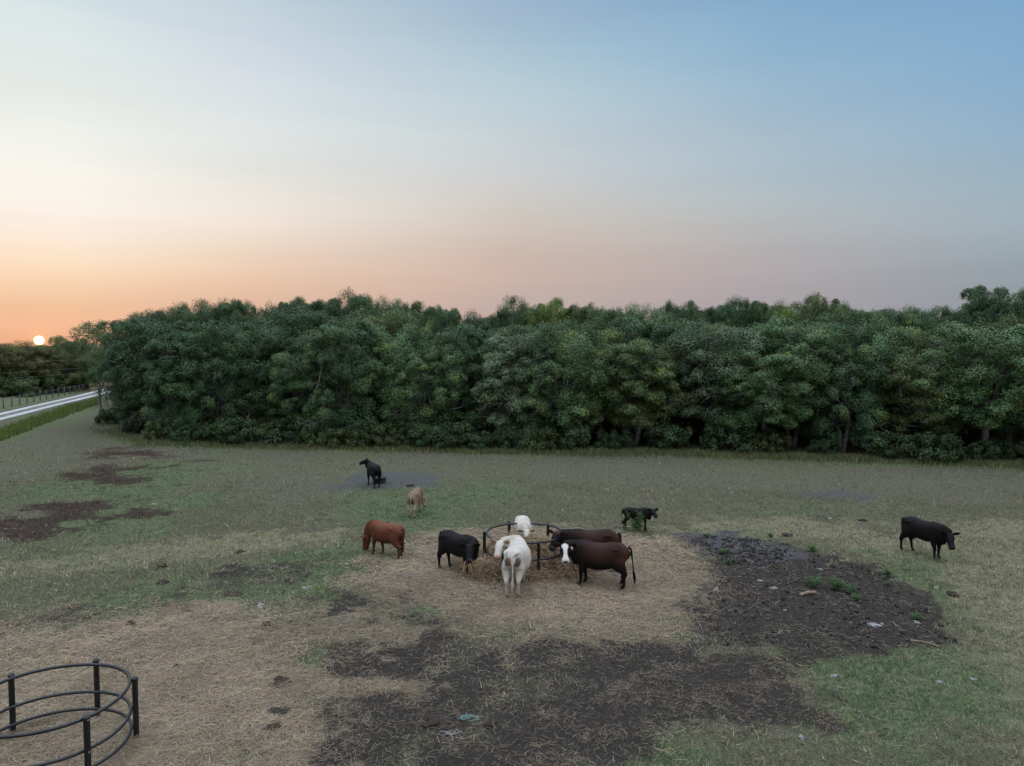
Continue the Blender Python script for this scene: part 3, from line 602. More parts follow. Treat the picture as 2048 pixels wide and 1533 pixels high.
# ------------------------------------------------------------------ grass, straw and hay
HAYC = np.array([0.40, 0.31, 0.20])
def strands(rng, x, y, z0, L, Wd, flat=0.12, lift=0.05, col=HAYC, cv=0.25):
    n = len(x); a = rng.random(n) * 2 * math.pi; cur = rng.normal(size=n) * 0.9; L = L * (0.5 + rng.random(n)); P = []
    el = np.abs(rng.normal(size=n)) * flat; p = np.c_[x, y, z0 + lift * rng.random(n)]; P.append(p)
    for k in range(3):
        d = np.c_[np.cos(a) * np.cos(el), np.sin(a) * np.cos(el), np.sin(el)]; p = p + d * (L / 3)[:, None]; P.append(p); a = a + cur / 2; el = el - np.abs(rng.normal(size=n)) * flat * 0.9
    P = np.stack(P, 1); P[..., 2] = np.maximum(P[..., 2], (z0 + 0.004)[:, None]); P[..., 2] += 0.003
    T = P[:, -1] - P[:, 0]; s = np.c_[-T[:, 1], T[:, 0], np.zeros(n)]; s /= np.linalg.norm(s, axis=1)[:, None] + 1e-9
    s = s + rng.normal(size=(n, 3)) * 0.35; w = (Wd * (0.6 + 0.8 * rng.random(n)))[:, None, None] / 2
    V = np.stack([P - s[:, None] * w, P + s[:, None] * w], 2).reshape(-1, 3)
    b = np.arange(n)[:, None] * 8; Q = np.concatenate([b + np.array([[0, 1, 3, 2]]), b + np.array([[2, 3, 5, 4]]), b + np.array([[4, 5, 7, 6]])])
    c = col * (1 + cv * rng.normal(size=(n, 1))) * (1 + 0.06 * rng.normal(size=(n, 3))); c = np.clip(c, 0.03, 0.7)
    return V, Q, np.repeat(c, 8, 0)
def blades(rng, x, y, z0, h, w, c, bend=0.5):
    n = len(x); a = rng.random(n) * 6.283; t = rng.normal(size=(n, 2)) * bend; hh = h * (0.5 + rng.random(n))
    base = np.c_[x, y, z0 - 0.01]; s = np.c_[np.cos(a), np.sin(a), np.zeros(n)] * (w * (0.6 + 0.8 * rng.random(n)))[:, None] / 2
    tip = base + np.c_[t[:, 0] * hh, t[:, 1] * hh, hh]
    V = np.stack([base - s, base + s, tip], 1).reshape(-1, 3); return V, np.arange(3 * n).reshape(-1, 3), np.repeat(c, 3, 0)
def scatter(rng, n, y0, y1):
    y = np.sqrt(rng.random(n) * (y1 * y1 - y0 * y0) + y0 * y0); x = (rng.random(n) * 2 - 1) * (0.735 * y + 0.8); return x, y
rng = np.random.default_rng(11)
GR = []; HY = []
for y0, y1, dens, hh, ww in ((10.6, 17, 750, 0.06, 0.013), (17, 26, 420, 0.07, 0.017), (26, 36, 200, 0.06, 0.024), (36, 50, 110, 0.06, 0.034)):
    n = int(dens * 0.735 * (y1 * y1 - y0 * y0)); x, y = scatter(rng, n, y0, y1); z = zones(x, y); h0 = ground_h(x, y, z)
    clump = fbm(x, y, 0.35, 3, 91)
    p = (1 - 0.97 * z['mud']) * (1 - 0.5 * z['brown']) * (1 - 0.93 * z['hay']) * (1 - 0.9 * z['grey']) * (0.35 + 0.9 * sstep(0.35, 0.65, clump)) * (0.5 + 0.5 * z['green'] + 0.3 * z['tan'])
    k = rng.random(n) < p; x, y, h0 = x[k], y[k], h0[k]; z = {q: v[k] for q, v in z.items()}; n = len(x); clump = clump[k]
    gmix = np.clip(z['green'] * 0.75 + 0.12 - 0.25 * z['brown'] + (clump - 0.5) * 0.5, 0.04, 0.86); isg = rng.random(n) < gmix
    c = np.where(isg[:, None], np.array([0.088, 0.155, 0.06]), np.array([0.29, 0.26, 0.165]) * (1.0 if y0 < 26 else 0.72)) * np.exp(0.38 * rng.normal(size=(n, 1)) + 1.5 * (fbm(x, y, 0.16, 2, 44)[:, None] - 0.5))
    bg_ = (rng.random(n) < z['burg'] * 0.9)[:, None]; c = np.where(bg_, np.array([0.075, 0.032, 0.028]) * (0.6 + 0.8 * rng.random((n, 1))), c); c = np.clip(c, 0.015, 0.6)
    GR.append(blades(rng, x, y, h0, np.where(isg, hh, hh * 1.25) * (0.7 + 0.9 * clump), ww, c, 0.7))
# taller grass in the ditch by the track and along the foot of the wood
pg = poly([(-120, 905), (0, 884), (120, 838), (200, 808), (196, 800), (120, 820), (0, 862), (-120, 890)])
lo, hi = pg.min(0), pg.max(0); n = 60000; x = rng.uniform(lo[0], hi[0], n); y = rng.uniform(lo[1], hi[1], n); k = sd_poly(np.c_[x, y], pg) + 0.6 * (fbm(x, y, 2, 3, 6) - 0.5) > 0; x, y = x[k], y[k]; n = len(x)
c = np.array([0.13, 0.175, 0.045]) * (1 + 0.3 * rng.normal(size=(n, 1))); GR.append(blades(rng, x, y, np.zeros(n), 0.28 + 0.3 * fbm(x, y, 2.5, 3, 2), 0.05, np.clip(c, .02, .6), 0.35))
fE = along(-0.3); n = 42000; q = rng.uniform(200, 2160, n); e = np.array([fE(v) for v in q]); x = e[:, 0] + rng.normal(size=n) * 0.3; y = e[:, 1] + rng.normal(size=n) * 0.75 * (0.5 + fbm(e[:, 0], e[:, 1], 3, 2, 1))
c = np.where((rng.random(n) < 0.62)[:, None], np.array([0.095, 0.14, 0.045]), np.array([0.25, 0.215, 0.12])) * (1 + 0.25 * rng.normal(size=(n, 1)))
GR.append(blades(rng, x, y, np.zeros(n), 0.16 + 0.22 * fbm(x, y, 1.5, 3, 12), 0.035, np.clip(c, .02, .6), 0.4))
def merge(L):
    o = 0; V = []; Fs = []; Cc = []
    for v, f, c in L: V.append(v); Fs.append(f + o); Cc.append(c); o += len(v)
    return np.concatenate(V), np.concatenate(Fs), np.concatenate(Cc)
V, Fq, c = merge(GR)
tag(obj('grass', mesh_np('grass', V, Fq, MAT['blade'], {'col': c}, smooth=False)), 'short patchy green and dry grass of the pasture', 'grass', None, 'stuff')
for y0, y1, dens, ww, LL in ((10.6, 15, 3400, 0.0038, 0.18), (15, 21, 2200, 0.0052, 0.20), (21, 28, 1300, 0.0085, 0.23)):
    n = int(dens * 0.735 * (y1 * y1 - y0 * y0)); x, y = scatter(rng, n, y0, y1); z = zones(x, y)
    wisp = sstep(0.45, 0.72, fbm(x, y, 0.55, 3, 71)); k = rng.random(n) < np.clip(z['hay'] * (0.45 + 0.6 * wisp), 0, 1) * (1 - 0.85 * z['mud']) + z['mud'] * (0.035 + 0.17 * wisp ** 2) * (1 - 0.5 * sstep(23, 26, y)) * (1 - 0.55 * sstep(4, 6, x) * sstep(16, 18, y)) + 0.004
    x, y = x[k], y[k]; h0 = ground_h(x, y, {q: v[k] for q, v in z.items()}); md = z['mud'][k]; dens_ = z['hay'][k]
    tone = (0.72 + 0.5 * fbm(x, y, 1.1, 3, 14))[:, None]; cc = np.where((rng.random(len(x)) < 0.25)[:, None], np.array([0.30, 0.27, 0.22]), HAYC) * tone * (1 - 0.35 * md[:, None])
    HY.append(strands(rng, x, y, h0, LL * (1 - 0.3 * md), ww, 0.16, 0.05, cc))
V, Fq, c = merge(HY)
tag(obj('hay_litter', mesh_np('hay_litter', V, Fq, MAT['hay'], {'col': c}, smooth=False)), 'trampled strands of pale hay strewn over grass and mud', 'hay', None, 'stuff')
# the pile of hay in the ring
n = 160; X2, Y2 = np.meshgrid(np.linspace(-2.2, 3.4, n), np.linspace(20.6, 25.2, n)); x = X2.ravel(); y = Y2.ravel(); h = pile_h(x, y); g0 = gz(x, y)
i = np.arange(n - 1)[:, None] * n; j = np.arange(n - 1)[None]; Q = np.stack([i + j, i + j + 1, i + n + j + 1, i + n + j], -1).reshape(-1, 4); Q = Q[(h[Q] > 0.03).all(1)]
haym = simple('hay_mass', (0.11, 0.08, 0.05), (0.26, 0.19, 0.115), 14.0, 0.95, 0.03)
used = np.unique(Q); rm = -np.ones(len(x), int); rm[used] = np.arange(len(used))
pile = obj('hay_pile', mesh_np('hay_pile', np.c_[x, y, g0 + h][used], rm[Q], haym)); tag(pile, 'loose pile of hay inside and around the ring the cattle eat from', 'hay pile')
n = 30000; x = rng.uniform(-2.0, 3.2, n); y = rng.uniform(20.8, 25.0, n); h = pile_h(x, y); k = h > 0.05; x, y, h = x[k], y[k], h[k]; g0 = gz(x, y)
tone = (0.55 + 0.6 * fbm(x, y, 0.5, 3, 15))[:, None]
V, Q, c = strands(rng, x, y, g0 + h, np.full(len(x), 0.28), 0.012, 0.45, 0.02, np.array([0.36, 0.265, 0.155]) * tone)
obj('hay_strands', mesh_np('hay_strands', V, Q, MAT['hay'], {'col': c}, smooth=False), pile)

# ------------------------------------------------------------------ cattle
def cow_mat(seed):
    m, t, b, o = new_mat('coat'); a = attr(t, 'col'); n = noise(t, 5.0, 6, 0.65); n2 = noise(t, 40, 3)
    k = M(t, 'ADD', 0.72, M(t, 'ADD', M(t, 'MULTIPLY', n, 0.34), M(t, 'MULTIPLY', n2, 0.2)))
    hs = N(t, 'ShaderNodeHueSaturation'); t.links.new(a.outputs['Color'], hs.inputs['Color']); t.links.new(k, hs.inputs['Value']); t.links.new(hs.outputs[0], b.inputs['Base Color'])
    b.inputs['Roughness'].default_value = 0.7; b.inputs['Specular IOR Level'].default_value = 0.16; bump(t, b, M(t, 'ADD', n, M(t, 'MULTIPLY', n2, 0.4)), 0.4, 0.02); return m
COAT = cow_mat(1)
def rotm(az, el):
    """columns: forward, left, up of a head that looks at azimuth az and elevation el"""
    f = np.array([math.cos(az) * math.cos(el), math.sin(az) * math.cos(el), math.sin(el)]); l = np.array([-math.sin(az), math.cos(az), 0.0]); u = np.cross(f, l); return np.stack([f, l, u], 1)
CATTLE = []
def cow(label, mid, fwd, scale, neck, head, coat, legs=(0, 0, 0, 0), girth=1.0, belly=0.0, udder=0, bull=False, tail=None, cat='cow', leglen=1.0, earup=0.0, tagged=None, thin=0.0, deep=-0.015):
    p = gp(*mid); yaw = math.atan2(fwd[1], fwd[0]); parts = []
    def add(geo, name): parts.append((geo, name))
    lz = leglen - 1.0; dz = lz * 0.6
    # trunk of the body
    S = np.array([(-0.80, 1.20, 1.02, .09), (-0.76, 1.27, .90, .17), (-0.62, 1.315, .76, .255), (-0.42, 1.325, .66, .285), (-0.18, 1.285, .56, .325), (0.08, 1.27, .515, .345), (0.32, 1.28, .53, .325), (0.52, 1.315, .56, .275), (0.68, 1.28, .58, .235), (0.82, 1.19, .64, .18), (0.90, 1.08, .74, .10)])
    S = crom(S, 3); bl = np.exp(-((S[:, 0] + 0.02) / 0.42) ** 2)
    wy = S[:, 3] * girth * (1 + 0.12 * abs(belly) * bl); zt = S[:, 1] - 0.02 * thin * bl; zb = S[:, 2] - 0.05 * abs(belly) * bl - deep * sstep(-.8, -.3, S[:, 0]) + (1 - girth) * 0.14
    g = Geo(); g.tube(np.c_[S[:, 0], belly * 0.07 * bl, (zt + zb) / 2 + dz], wy, 28, True, (zt - zb) / 2, (0, 1, 0), 2.35); add(g, 'body')
    # hip bones, shoulders, rump
    for sd in (-1, 1):
        g = Geo(); g.ell((-0.42, sd * 0.17 * girth, 1.15 + dz), (0.22, 0.12, 0.08)); g.ell((-0.56, sd * 0.15 * girth, 0.98 + dz), (0.22, 0.125 * girth, 0.30)); g.ell((0.50, sd * 0.175 * girth, 0.98 + dz), (0.17, 0.11 * girth, 0.28)); add(g, 'body')
    g = Geo(); g.ell((0.46, 0, 1.235 + dz), (0.26, 0.11, 0.095)); g.ell((0.74, 0, 0.72 + dz), (0.16, 0.12, 0.16)); add(g, 'body')
    if udder:
        g = Geo(); g.ell((-0.40, 0, 0.60 + dz), (0.17, 0.13, 0.12 * udder + 0.02))
        for a, b_ in ((-.06, -.06), (-.06, .06), (.07, -.06), (.07, .06)): g.tube([(-0.40 + a, b_, 0.55 + dz), (-0.40 + a, b_, 0.42 + dz)], [0.022, 0.015], 6)
        add(g, 'udder')
    if bull:
        g = Geo(); g.ell((-0.60, 0, 0.56), (0.075, 0.07, 0.13)); g.tube([(-0.1, 0, 0.56), (-0.02, 0, 0.47)], [0.05, 0.03], 8); add(g, 'body')
    # legs
    for k, (s_, fr) in enumerate(((1, 1), (-1, 1), (1, 0), (-1, 0))):
        dx = legs[k]
        if fr: P = [(0.50, .17, 0.95 + dz), (0.50, .18, 0.74 + dz), (0.53 + dx * .5, .165, 0.42 * leglen), (0.53 + dx * .62, .16, 0.36 * leglen), (0.52 + dx * .9, .16, 0.13), (0.545 + dx, .16, 0.075), (0.575 + dx, .16, -0.02)]; A = [.10, .10, .066, .055, .040, .048, .062]; Bq = [.17, .135, .078, .060, .045, .052, .07]
        else: P = [(-0.54, .12, 1.10 + dz), (-0.55, .155, 0.96 + dz), (-0.50 + dx * .2, .19, 0.76 + dz), (-0.62 + dx * .5, .175, 0.56 * leglen + dz * .3), (-0.70 + dx * .65, .165, 0.45 * leglen), (-0.67 + dx * .8, .16, 0.34 * leglen), (-0.66 + dx * .92, .16, 0.13), (-0.63 + dx, .16, 0.075), (-0.60 + dx, .16, -0.02)]; A = [.07, .125, .14, .098, .06, .047, .042, .05, .062]; Bq = [.12, .21, .225, .125, .08, .056, .046, .054, .07]
        P = np.array(P); P[:, 1] *= s_ * girth ** 0.7; D = crom(np.c_[P, A, Bq], 4); g = Geo(); g.tube(D[:, :3], D[:, 3] * girth ** .5, 12, True, D[:, 4] * girth ** .5, (0, 1, 0)); add(g, 'leg')
    # neck and head
    naz, nel, nl = math.radians(neck[0]), math.radians(neck[1]), neck[2]
    b0 = np.array([0.58, 0, 1.02 + dz]); poll = np.array([0.72, 0, 1.12 + dz]) + nl * np.array([math.cos(naz) * math.cos(nel), math.sin(naz) * math.cos(nel), math.sin(nel)])
    haz, hel = math.radians(head[0]), math.radians(head[1]); hs = head[2] if len(head) > 2 else 1.0; Rh = rotm(haz, hel)
    back = poll - Rh[:, 0] * 0.02 - Rh[:, 2] * 0.03; m1 = b0 + np.array([0.22, math.sin(naz) * 0.05, 0.02]); m2 = (m1 * 0.45 + back * 0.55) + np.array([0.05, 0, 0.0])
    D = crom(np.c_[np.array([b0, m1, m2, back]), [.185, .17, .14, .115], [.30, .28, .22, .155]], 6); T = np.gradient(D[:, :3], axis=0)
    lat = np.c_[-T[:, 1], T[:, 0], np.zeros(len(T))]; ln = np.linalg.norm(lat, axis=1); lat = np.where(ln[:, None] > 0.02, lat, np.array([0, 1.0, 0])); f = np.linspace(0, 1, len(T))[:, None]
    lat = lat / np.linalg.norm(lat, axis=1)[:, None] * (1 - f) + Rh[:, 1] * f
    g = Geo(); g.tube(D[:, :3], D[:, 3] * girth ** .5, 18, True, D[:, 4] * girth ** .5, lat); add(g, 'neck')
    HS = np.array([(-.08, .07, .07, -.01), (-.02, .115, .115, -.02), (.06, .135, .135, -.035), (.13, .14, .145, -.045), (.22, .118, .135, -.045), (.31, .104, .124, -.05), (.39, .098, .112, -.05), (.45, .108, .108, -.05), (.505, .098, .092, -.05), (.535, .06, .055, -.05)])
    HD = crom(HS, 3); g = Geo(); P = poll + hs * (HD[:, :1] * Rh[:, 0] + HD[:, 3:] * Rh[:, 2]); g.tube(P, HD[:, 1] * hs, 18, True, HD[:, 2] * hs, Rh[:, 1], 2.3); add(g, 'head')
    for s_ in (-1, 1):
        e0 = poll + hs * (-0.015 * Rh[:, 0] + s_ * 0.10 * Rh[:, 1] + 0.03 * Rh[:, 2]); d = s_ * Rh[:, 1] * 0.95 - Rh[:, 0] * 0.22 + Rh[:, 2] * (earup - 0.05); d /= np.linalg.norm(d)
        tt = np.array([0, .05, .11, .17, .215, .24]) * hs; w = np.array([.05, .085, .105, .095, .062, .022]) * hs; g = Geo(); g.tube(e0 + tt[:, None] * d + np.array([0, 0, -1.0]) * (tt ** 2 * 0.7)[:, None], w, 10, True, np.array([.03, .028, .026, .024, .022, .015]) * hs, np.cross(d, Rh[:, 0])); add(g, 'ear')
        if bull is None: pass
    # tail
    tl = tail or [(-0.80, 0, 1.20), (-0.87, 0, 1.10), (-0.88, 0.01, 0.85), (-0.86, 0.015, 0.58), (-0.85, 0.02, 0.42), (-0.86, 0.03, 0.28)]
    tl = np.array(tl, float); tl[:, 2] += dz * np.clip(tl[:, 2], 0, 1); rr = [.045, .034, .025, .024, .048, .018]
    D = crom(np.c_[tl, rr[:len(tl)]], 5); g = Geo(); g.tube(D[:, :3], D[:, 3], 8); add(g, 'tail')
    # one continuous skin
    G = Geo(); names = []
    for g, nm in parts:
        V = np.concatenate(g.V); G.add(V, np.concatenate(g.Q), np.concatenate(g.T)); names += [nm] * len(V)
    RV = np.concatenate(G.V); tmp = obj('tmp', G.mesh('tmp', COAT)); rm = tmp.modifiers.new('r', 'REMESH'); rm.mode = 'VOXEL'; rm.voxel_size = 0.0135
    dg = bpy.context.evaluated_depsgraph_get(); me = bpy.data.meshes.new_from_object(tmp.evaluated_get(dg)); tm = tmp.data; bpy.data.objects.remove(tmp); bpy.data.meshes.remove(tm)
    bm = bmesh.new(); bm.from_mesh(me)
    for _ in range(4): bmesh.ops.smooth_vert(bm, verts=bm.verts, factor=0.45, use_axis_x=True, use_axis_y=True, use_axis_z=True)
    bm.to_mesh(me); bm.free(); me.name = 'body'; nv = len(me.vertices); V = np.empty(nv * 3, np.float32); me.vertices.foreach_get('co', V); V = V.reshape(-1, 3).astype(float)
    kd = kdtree.KDTree(len(RV))
    for k, v in enumerate(RV): kd.insert(v, k)
    kd.balance(); pn = np.array([names[kd.find(v)[1]] for v in V]); hl = (V - poll) @ Rh / hs
    col = coat(V, pn, hl); at = me.attributes.new('col', 'FLOAT_COLOR', 'POINT'); at.data.foreach_set('color', np.c_[col, np.ones(nv)].astype(np.float32).ravel())
    me.materials.clear(); me.materials.append(COAT); me.polygons.foreach_set('use_smooth', np.ones(len(me.polygons), bool)); me.update()
    cx, cy = p; ca, sa = math.cos(yaw), math.sin(yaw); off = -0.02 * scale
    o = obj('cow' if cat == 'cow' else cat, me); o.location = (cx - ca * off, cy - sa * off, float(gz(cx, cy)[0]) + 0.01); o.rotation_euler = (0, 0, yaw); o.scale = (scale,) * 3
    tag(o, label, cat, 'cattle in the pasture'); CATTLE.append(o)
    if tagged:
        e = poll + hs * (-0.03 * Rh[:, 0] + tagged * 0.19 * Rh[:, 1] - 0.03 * Rh[:, 2]); g = Geo(); a = Rh[:, 1] * 0.04; u = np.array([0, 0, 1.0]); nrm = Rh[:, 0] * 0.012 + Rh[:, 0] * 0.02
        q = np.array([e + nrm + u * 0.01 - a * .4, e + nrm + u * 0.01 + a * .4, e + nrm - u * 0.03 + a, e + nrm - u * 0.1 + a, e + nrm - u * 0.1 - a, e + nrm - u * 0.03 - a]); q2 = q + Rh[:, 0] * 0.006
        me2 = mesh_np('ear_tag', np.r_[q, q2], [np.array([[5, 4, 3, 2, 1, 0], [6, 7, 8, 9, 10, 11]]), np.array([[k, (k + 1) % 6, 6 + (k + 1) % 6, 6 + k] for k in range(6)])], MAT['tagm'], smooth=False); obj('ear_tag', me2, o)
    return o, poll, Rh, hs
def mixc(c, w, d): return c * (1 - w[:, None]) + np.asarray(d) * w[:, None]
def features(c, V, pn, hl, muzzle, eye=(0.008, 0.007, 0.007), nostril=(0.02, 0.015, 0.015), inner=None):
    hd = (pn == 'head'); w = sstep(0.435, 0.465, hl[:, 0]) * hd; c = mixc(c, w, muzzle)
    for s in (-1, 1):
        d = np.linalg.norm(hl - np.array([0.14, s * 0.126, 0.02]), axis=1); c = mixc(c, (1 - sstep(0.026, 0.045, d)) * (pn != 'ear'), eye)
        d = np.linalg.norm(hl - np.array([0.52, s * 0.05, -0.015]), axis=1); c = mixc(c, (1 - sstep(0.014, 0.026, d)) * hd, nostril)
    if inner is not None: c = mixc(c, (pn == 'ear') * sstep(-0.03, -0.012, hl[:, 0] + np.abs(hl[:, 1]) * 0.22) * 0.8, inner)
    return c
def nz3(V, s, seed): return fbm(V[:, 0] + V[:, 1] * 0.7 + 50, V[:, 2] + V[:, 1] * 0.6 + 50, s, 3, seed)
def solid(base, legs, muz, topc=None, tailc=None, inner=None):
    def f(V, pn, hl):
        c = np.tile(np.array(base), (len(V), 1)); c = mixc(c, sstep(0.75, 0.35, V[:, 2]) * (V[:, 0] < 0.66), legs)
        if topc is not None: c = mixc(c, sstep(0.95, 1.22, V[:, 2] + 0.2 * (nz3(V, .3, 3) - .5)) * ((pn == 'body') | (pn == 'leg')), topc)
        if tailc is not None: c = mixc(c, (pn == 'tail') * 1.0, tailc)
        hoof = sstep(0.085, 0.06, V[:, 2]); c = mixc(c, hoof * 0.8, (0.03, 0.028, 0.028)); return features(c, V, pn, hl, muz, inner=inner)
    return f
black = solid((0.0055, 0.005, 0.0052), (0.0065, 0.0065, 0.0075), (0.018, 0.020, 0.023), (0.0085, 0.0072, 0.0072))
black2 = solid((0.0062, 0.005, 0.0046), (0.0065, 0.006, 0.007), (0.016, 0.018, 0.02), (0.009, 0.0068, 0.0062))
red = solid((0.105, 0.036, 0.017), (0.065, 0.03, 0.019), (0.08, 0.05, 0.04), (0.15, 0.055, 0.026), (0.09, 0.03, 0.015))
def brown(face):
    def f(V, pn, hl):
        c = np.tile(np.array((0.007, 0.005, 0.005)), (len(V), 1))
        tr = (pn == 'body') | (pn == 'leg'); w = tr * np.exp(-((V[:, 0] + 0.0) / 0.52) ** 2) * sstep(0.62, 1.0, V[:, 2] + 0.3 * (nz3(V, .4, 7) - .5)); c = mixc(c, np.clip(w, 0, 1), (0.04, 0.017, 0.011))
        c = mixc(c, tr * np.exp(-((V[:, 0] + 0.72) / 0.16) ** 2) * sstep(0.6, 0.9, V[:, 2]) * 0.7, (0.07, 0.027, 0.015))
        c = mixc(c, (pn == 'udder') * 1.0, (0.42, 0.34, 0.27)); c = mixc(c, (pn == 'ear') * 0.6, (0.035, 0.018, 0.012))
        if face:
            top = hl[:, 2] > -0.02 - 0.02 * (hl[:, 0] > 0.3); wd = np.interp(hl[:, 0], [-.03, 0.02, .07, .18, .30, .38, .42, .46], [.03, .10, .095, .055, .05, .07, .11, .11])
            c = mixc(c, (pn == 'head') * sstep(0.012, -0.012, np.abs(hl[:, 1]) - wd) * (top | (hl[:, 0] > 0.36)) * (hl[:, 0] > -0.03), (0.58, 0.56, 0.52))
            c = features(c, V, pn, hl, (0.56, 0.53, 0.48)); d = np.hypot(hl[:, 1] / 0.066, (hl[:, 2] + 0.015) / 0.05)
            return mixc(c, (pn == 'head') * (hl[:, 0] > 0.475) * sstep(1.1, 0.9, d), (0.09, 0.08, 0.08))
        c = mixc(c, (pn == 'head') * sstep(0.06, -0.02, hl[:, 0]), (0.06, 0.026, 0.016))
        return features(c, V, pn, hl, (0.03, 0.03, 0.032), inner=(0.07, 0.03, 0.02))
    return f
def white(dirty):
    def f(V, pn, hl):
        n = nz3(V, 0.25, 5); c = np.tile(np.array((0.54, 0.50, 0.43)), (len(V), 1)); c = mixc(c, 0.35 * sstep(0.45, 0.7, n), (0.40, 0.36, 0.29))
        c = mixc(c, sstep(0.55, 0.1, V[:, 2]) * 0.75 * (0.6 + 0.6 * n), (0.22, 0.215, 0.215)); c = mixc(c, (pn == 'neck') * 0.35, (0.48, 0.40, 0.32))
        if dirty:
            for s in (-1, 1):
                d = np.hypot((V[:, 1] - s * 0.135) / 0.085, (V[:, 2] - 1.03) / 0.14) + 1.6 * (n - 0.5) + 1.5 * (nz3(V, .07, 15) - .5); c = mixc(c, sstep(1.2, 0.5, d) * (V[:, 0] < -0.58) * 0.95, (0.075, 0.065, 0.052))
            d = np.hypot((V[:, 1] - 0.045) / 0.05, (V[:, 2] - 1.02) / 0.12); c = mixc(c, sstep(1.1, 0.8, d) * (V[:, 0] < -0.66) * (pn != 'tail'), (0.22, 0.09, 0.05))
            c = mixc(c, sstep(0.05, 0.0, np.abs(V[:, 1])) * (V[:, 0] < -0.5) * sstep(0.95, 0.85, V[:, 2]) * (pn != 'tail') * 0.6, (0.20, 0.14, 0.09))
        c = mixc(c, (pn == 'tail') * sstep(0.6, 0.4, V[:, 2]) * 0.5, (0.40, 0.34, 0.22))
        c = features(c, V, pn, hl, (0.42, 0.235, 0.17), eye=(0.06, 0.05, 0.045), nostril=(0.13, 0.06, 0.045), inner=(0.42, 0.25, 0.15)); hoof = sstep(0.085, 0.06, V[:, 2]); return mixc(c, hoof * 0.8, (0.10, 0.095, 0.09))
    return f
def tan_(V, pn, hl):
    c = np.tile(np.array((0.21, 0.145, 0.095)), (len(V), 1)); c = mixc(c, sstep(0.85, 0.5, V[:, 2]), (0.36, 0.29, 0.21)); c = mixc(c, (V[:, 0] < -0.70) * sstep(0.10, 0.20, np.abs(V[:, 1])) * 0.5, (0.38, 0.30, 0.22))
    c = mixc(c, (pn == 'body') * sstep(0.9, 0.6, V[:, 2]) * sstep(-.5, -.1, V[:, 0]), (0.20, 0.11, 0.06)); c = mixc(c, (pn == 'tail') * 0.6, (0.45, 0.36, 0.26)); hoof = sstep(0.12, 0.06, V[:, 2]); return features(mixc(c, hoof, (0.08, 0.075, 0.07)), V, pn, hl, (0.12, 0.08, 0.06))
cow('slim black cow looking left on the bare grey patch near the wood', (748, 973), (-0.46, 0.89), 0.88, (30, 42, 0.36), (72, -20, 0.88), black, (0.05, -0.05, 0.0, 0.12), girth=0.90, earup=0.25)
cow('tan cow seen from behind grazing with its head down', (829, 1031), (0.08, 1.0), 0.80, (-32, -48, 0.58), (-50, -68), tan_, (0, 0.1, 0.08, -0.06), girth=0.90)
cow('red brown bull grazing with its muzzle in the grass', (776, 1112), (-0.82, 0.57), 0.86, (14, -54, 0.62), (12, -76, 1.1), red, (0.10, -0.14, -0.10, 0.08), girth=1.0, bull=True, cat='bull', deep=0.04)
o4 = cow('black cow facing the camera with hay hanging from its mouth', (915, 1146), (0.74, -0.67), 0.95, (-66, -6, 0.34), (-44, -42, 1.05), black, (-0.06, 0.08, 0.10, -0.10), girth=0.90, thin=1.0)
o5 = cow('white cow facing the camera behind the hay ring with hay on its face', (1046, 1104), (0.06, -1.0), 0.86, (4, -4, 0.46), (4, -46, 1.08), white(False), girth=1.12, earup=0.05)
cow('white cow with dirty rump looking back over its left side', (1031, 1182), (0.13, 0.99), 1.05, (100, -2, 0.52), (172, -36, 1.0), white(True), (0.0, 0.05, -0.03, 0.04), girth=0.94, belly=-1.0, tagged=1, deep=0.0, earup=0.12, tail=[(-0.78, 0, 1.22), (-0.87, -0.01, 1.10), (-0.88, -0.03, 0.85), (-0.86, -0.03, 0.58), (-0.84, -0.02, 0.42), (-0.85, -0.01, 0.22)])
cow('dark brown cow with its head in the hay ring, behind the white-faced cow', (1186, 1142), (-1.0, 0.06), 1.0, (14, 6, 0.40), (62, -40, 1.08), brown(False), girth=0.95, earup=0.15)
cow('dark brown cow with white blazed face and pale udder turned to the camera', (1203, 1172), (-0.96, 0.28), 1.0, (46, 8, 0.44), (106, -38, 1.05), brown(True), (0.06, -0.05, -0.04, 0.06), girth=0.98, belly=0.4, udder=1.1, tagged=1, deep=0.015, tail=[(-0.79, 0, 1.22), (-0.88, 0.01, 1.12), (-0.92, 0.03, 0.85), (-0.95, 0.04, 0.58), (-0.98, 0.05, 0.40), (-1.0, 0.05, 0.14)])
cow('small black brown calf standing behind a green weed', (1272, 1061), (0.99, -0.08), 0.63, (-20, 10, 0.28), (-74, -24, 1.1), solid((0.009, 0.0065, 0.0055), (0.02, 0.010, 0.007), (0.015, 0.015, 0.015), (0.009, 0.008, 0.008)), (0.05, -0.05, 0.05, -0.1), girth=0.80, cat='calf', leglen=1.12, earup=0.1)
cow('black cow walking alone at the right with lowered head', (1844, 1110), (0.40, -0.92), 0.92, (-12, -18, 0.36), (-40, -48, 1.0), black2, (-0.02, 0.05, 0.12, -0.12), girth=0.88, udder=0.5, earup=0.3)

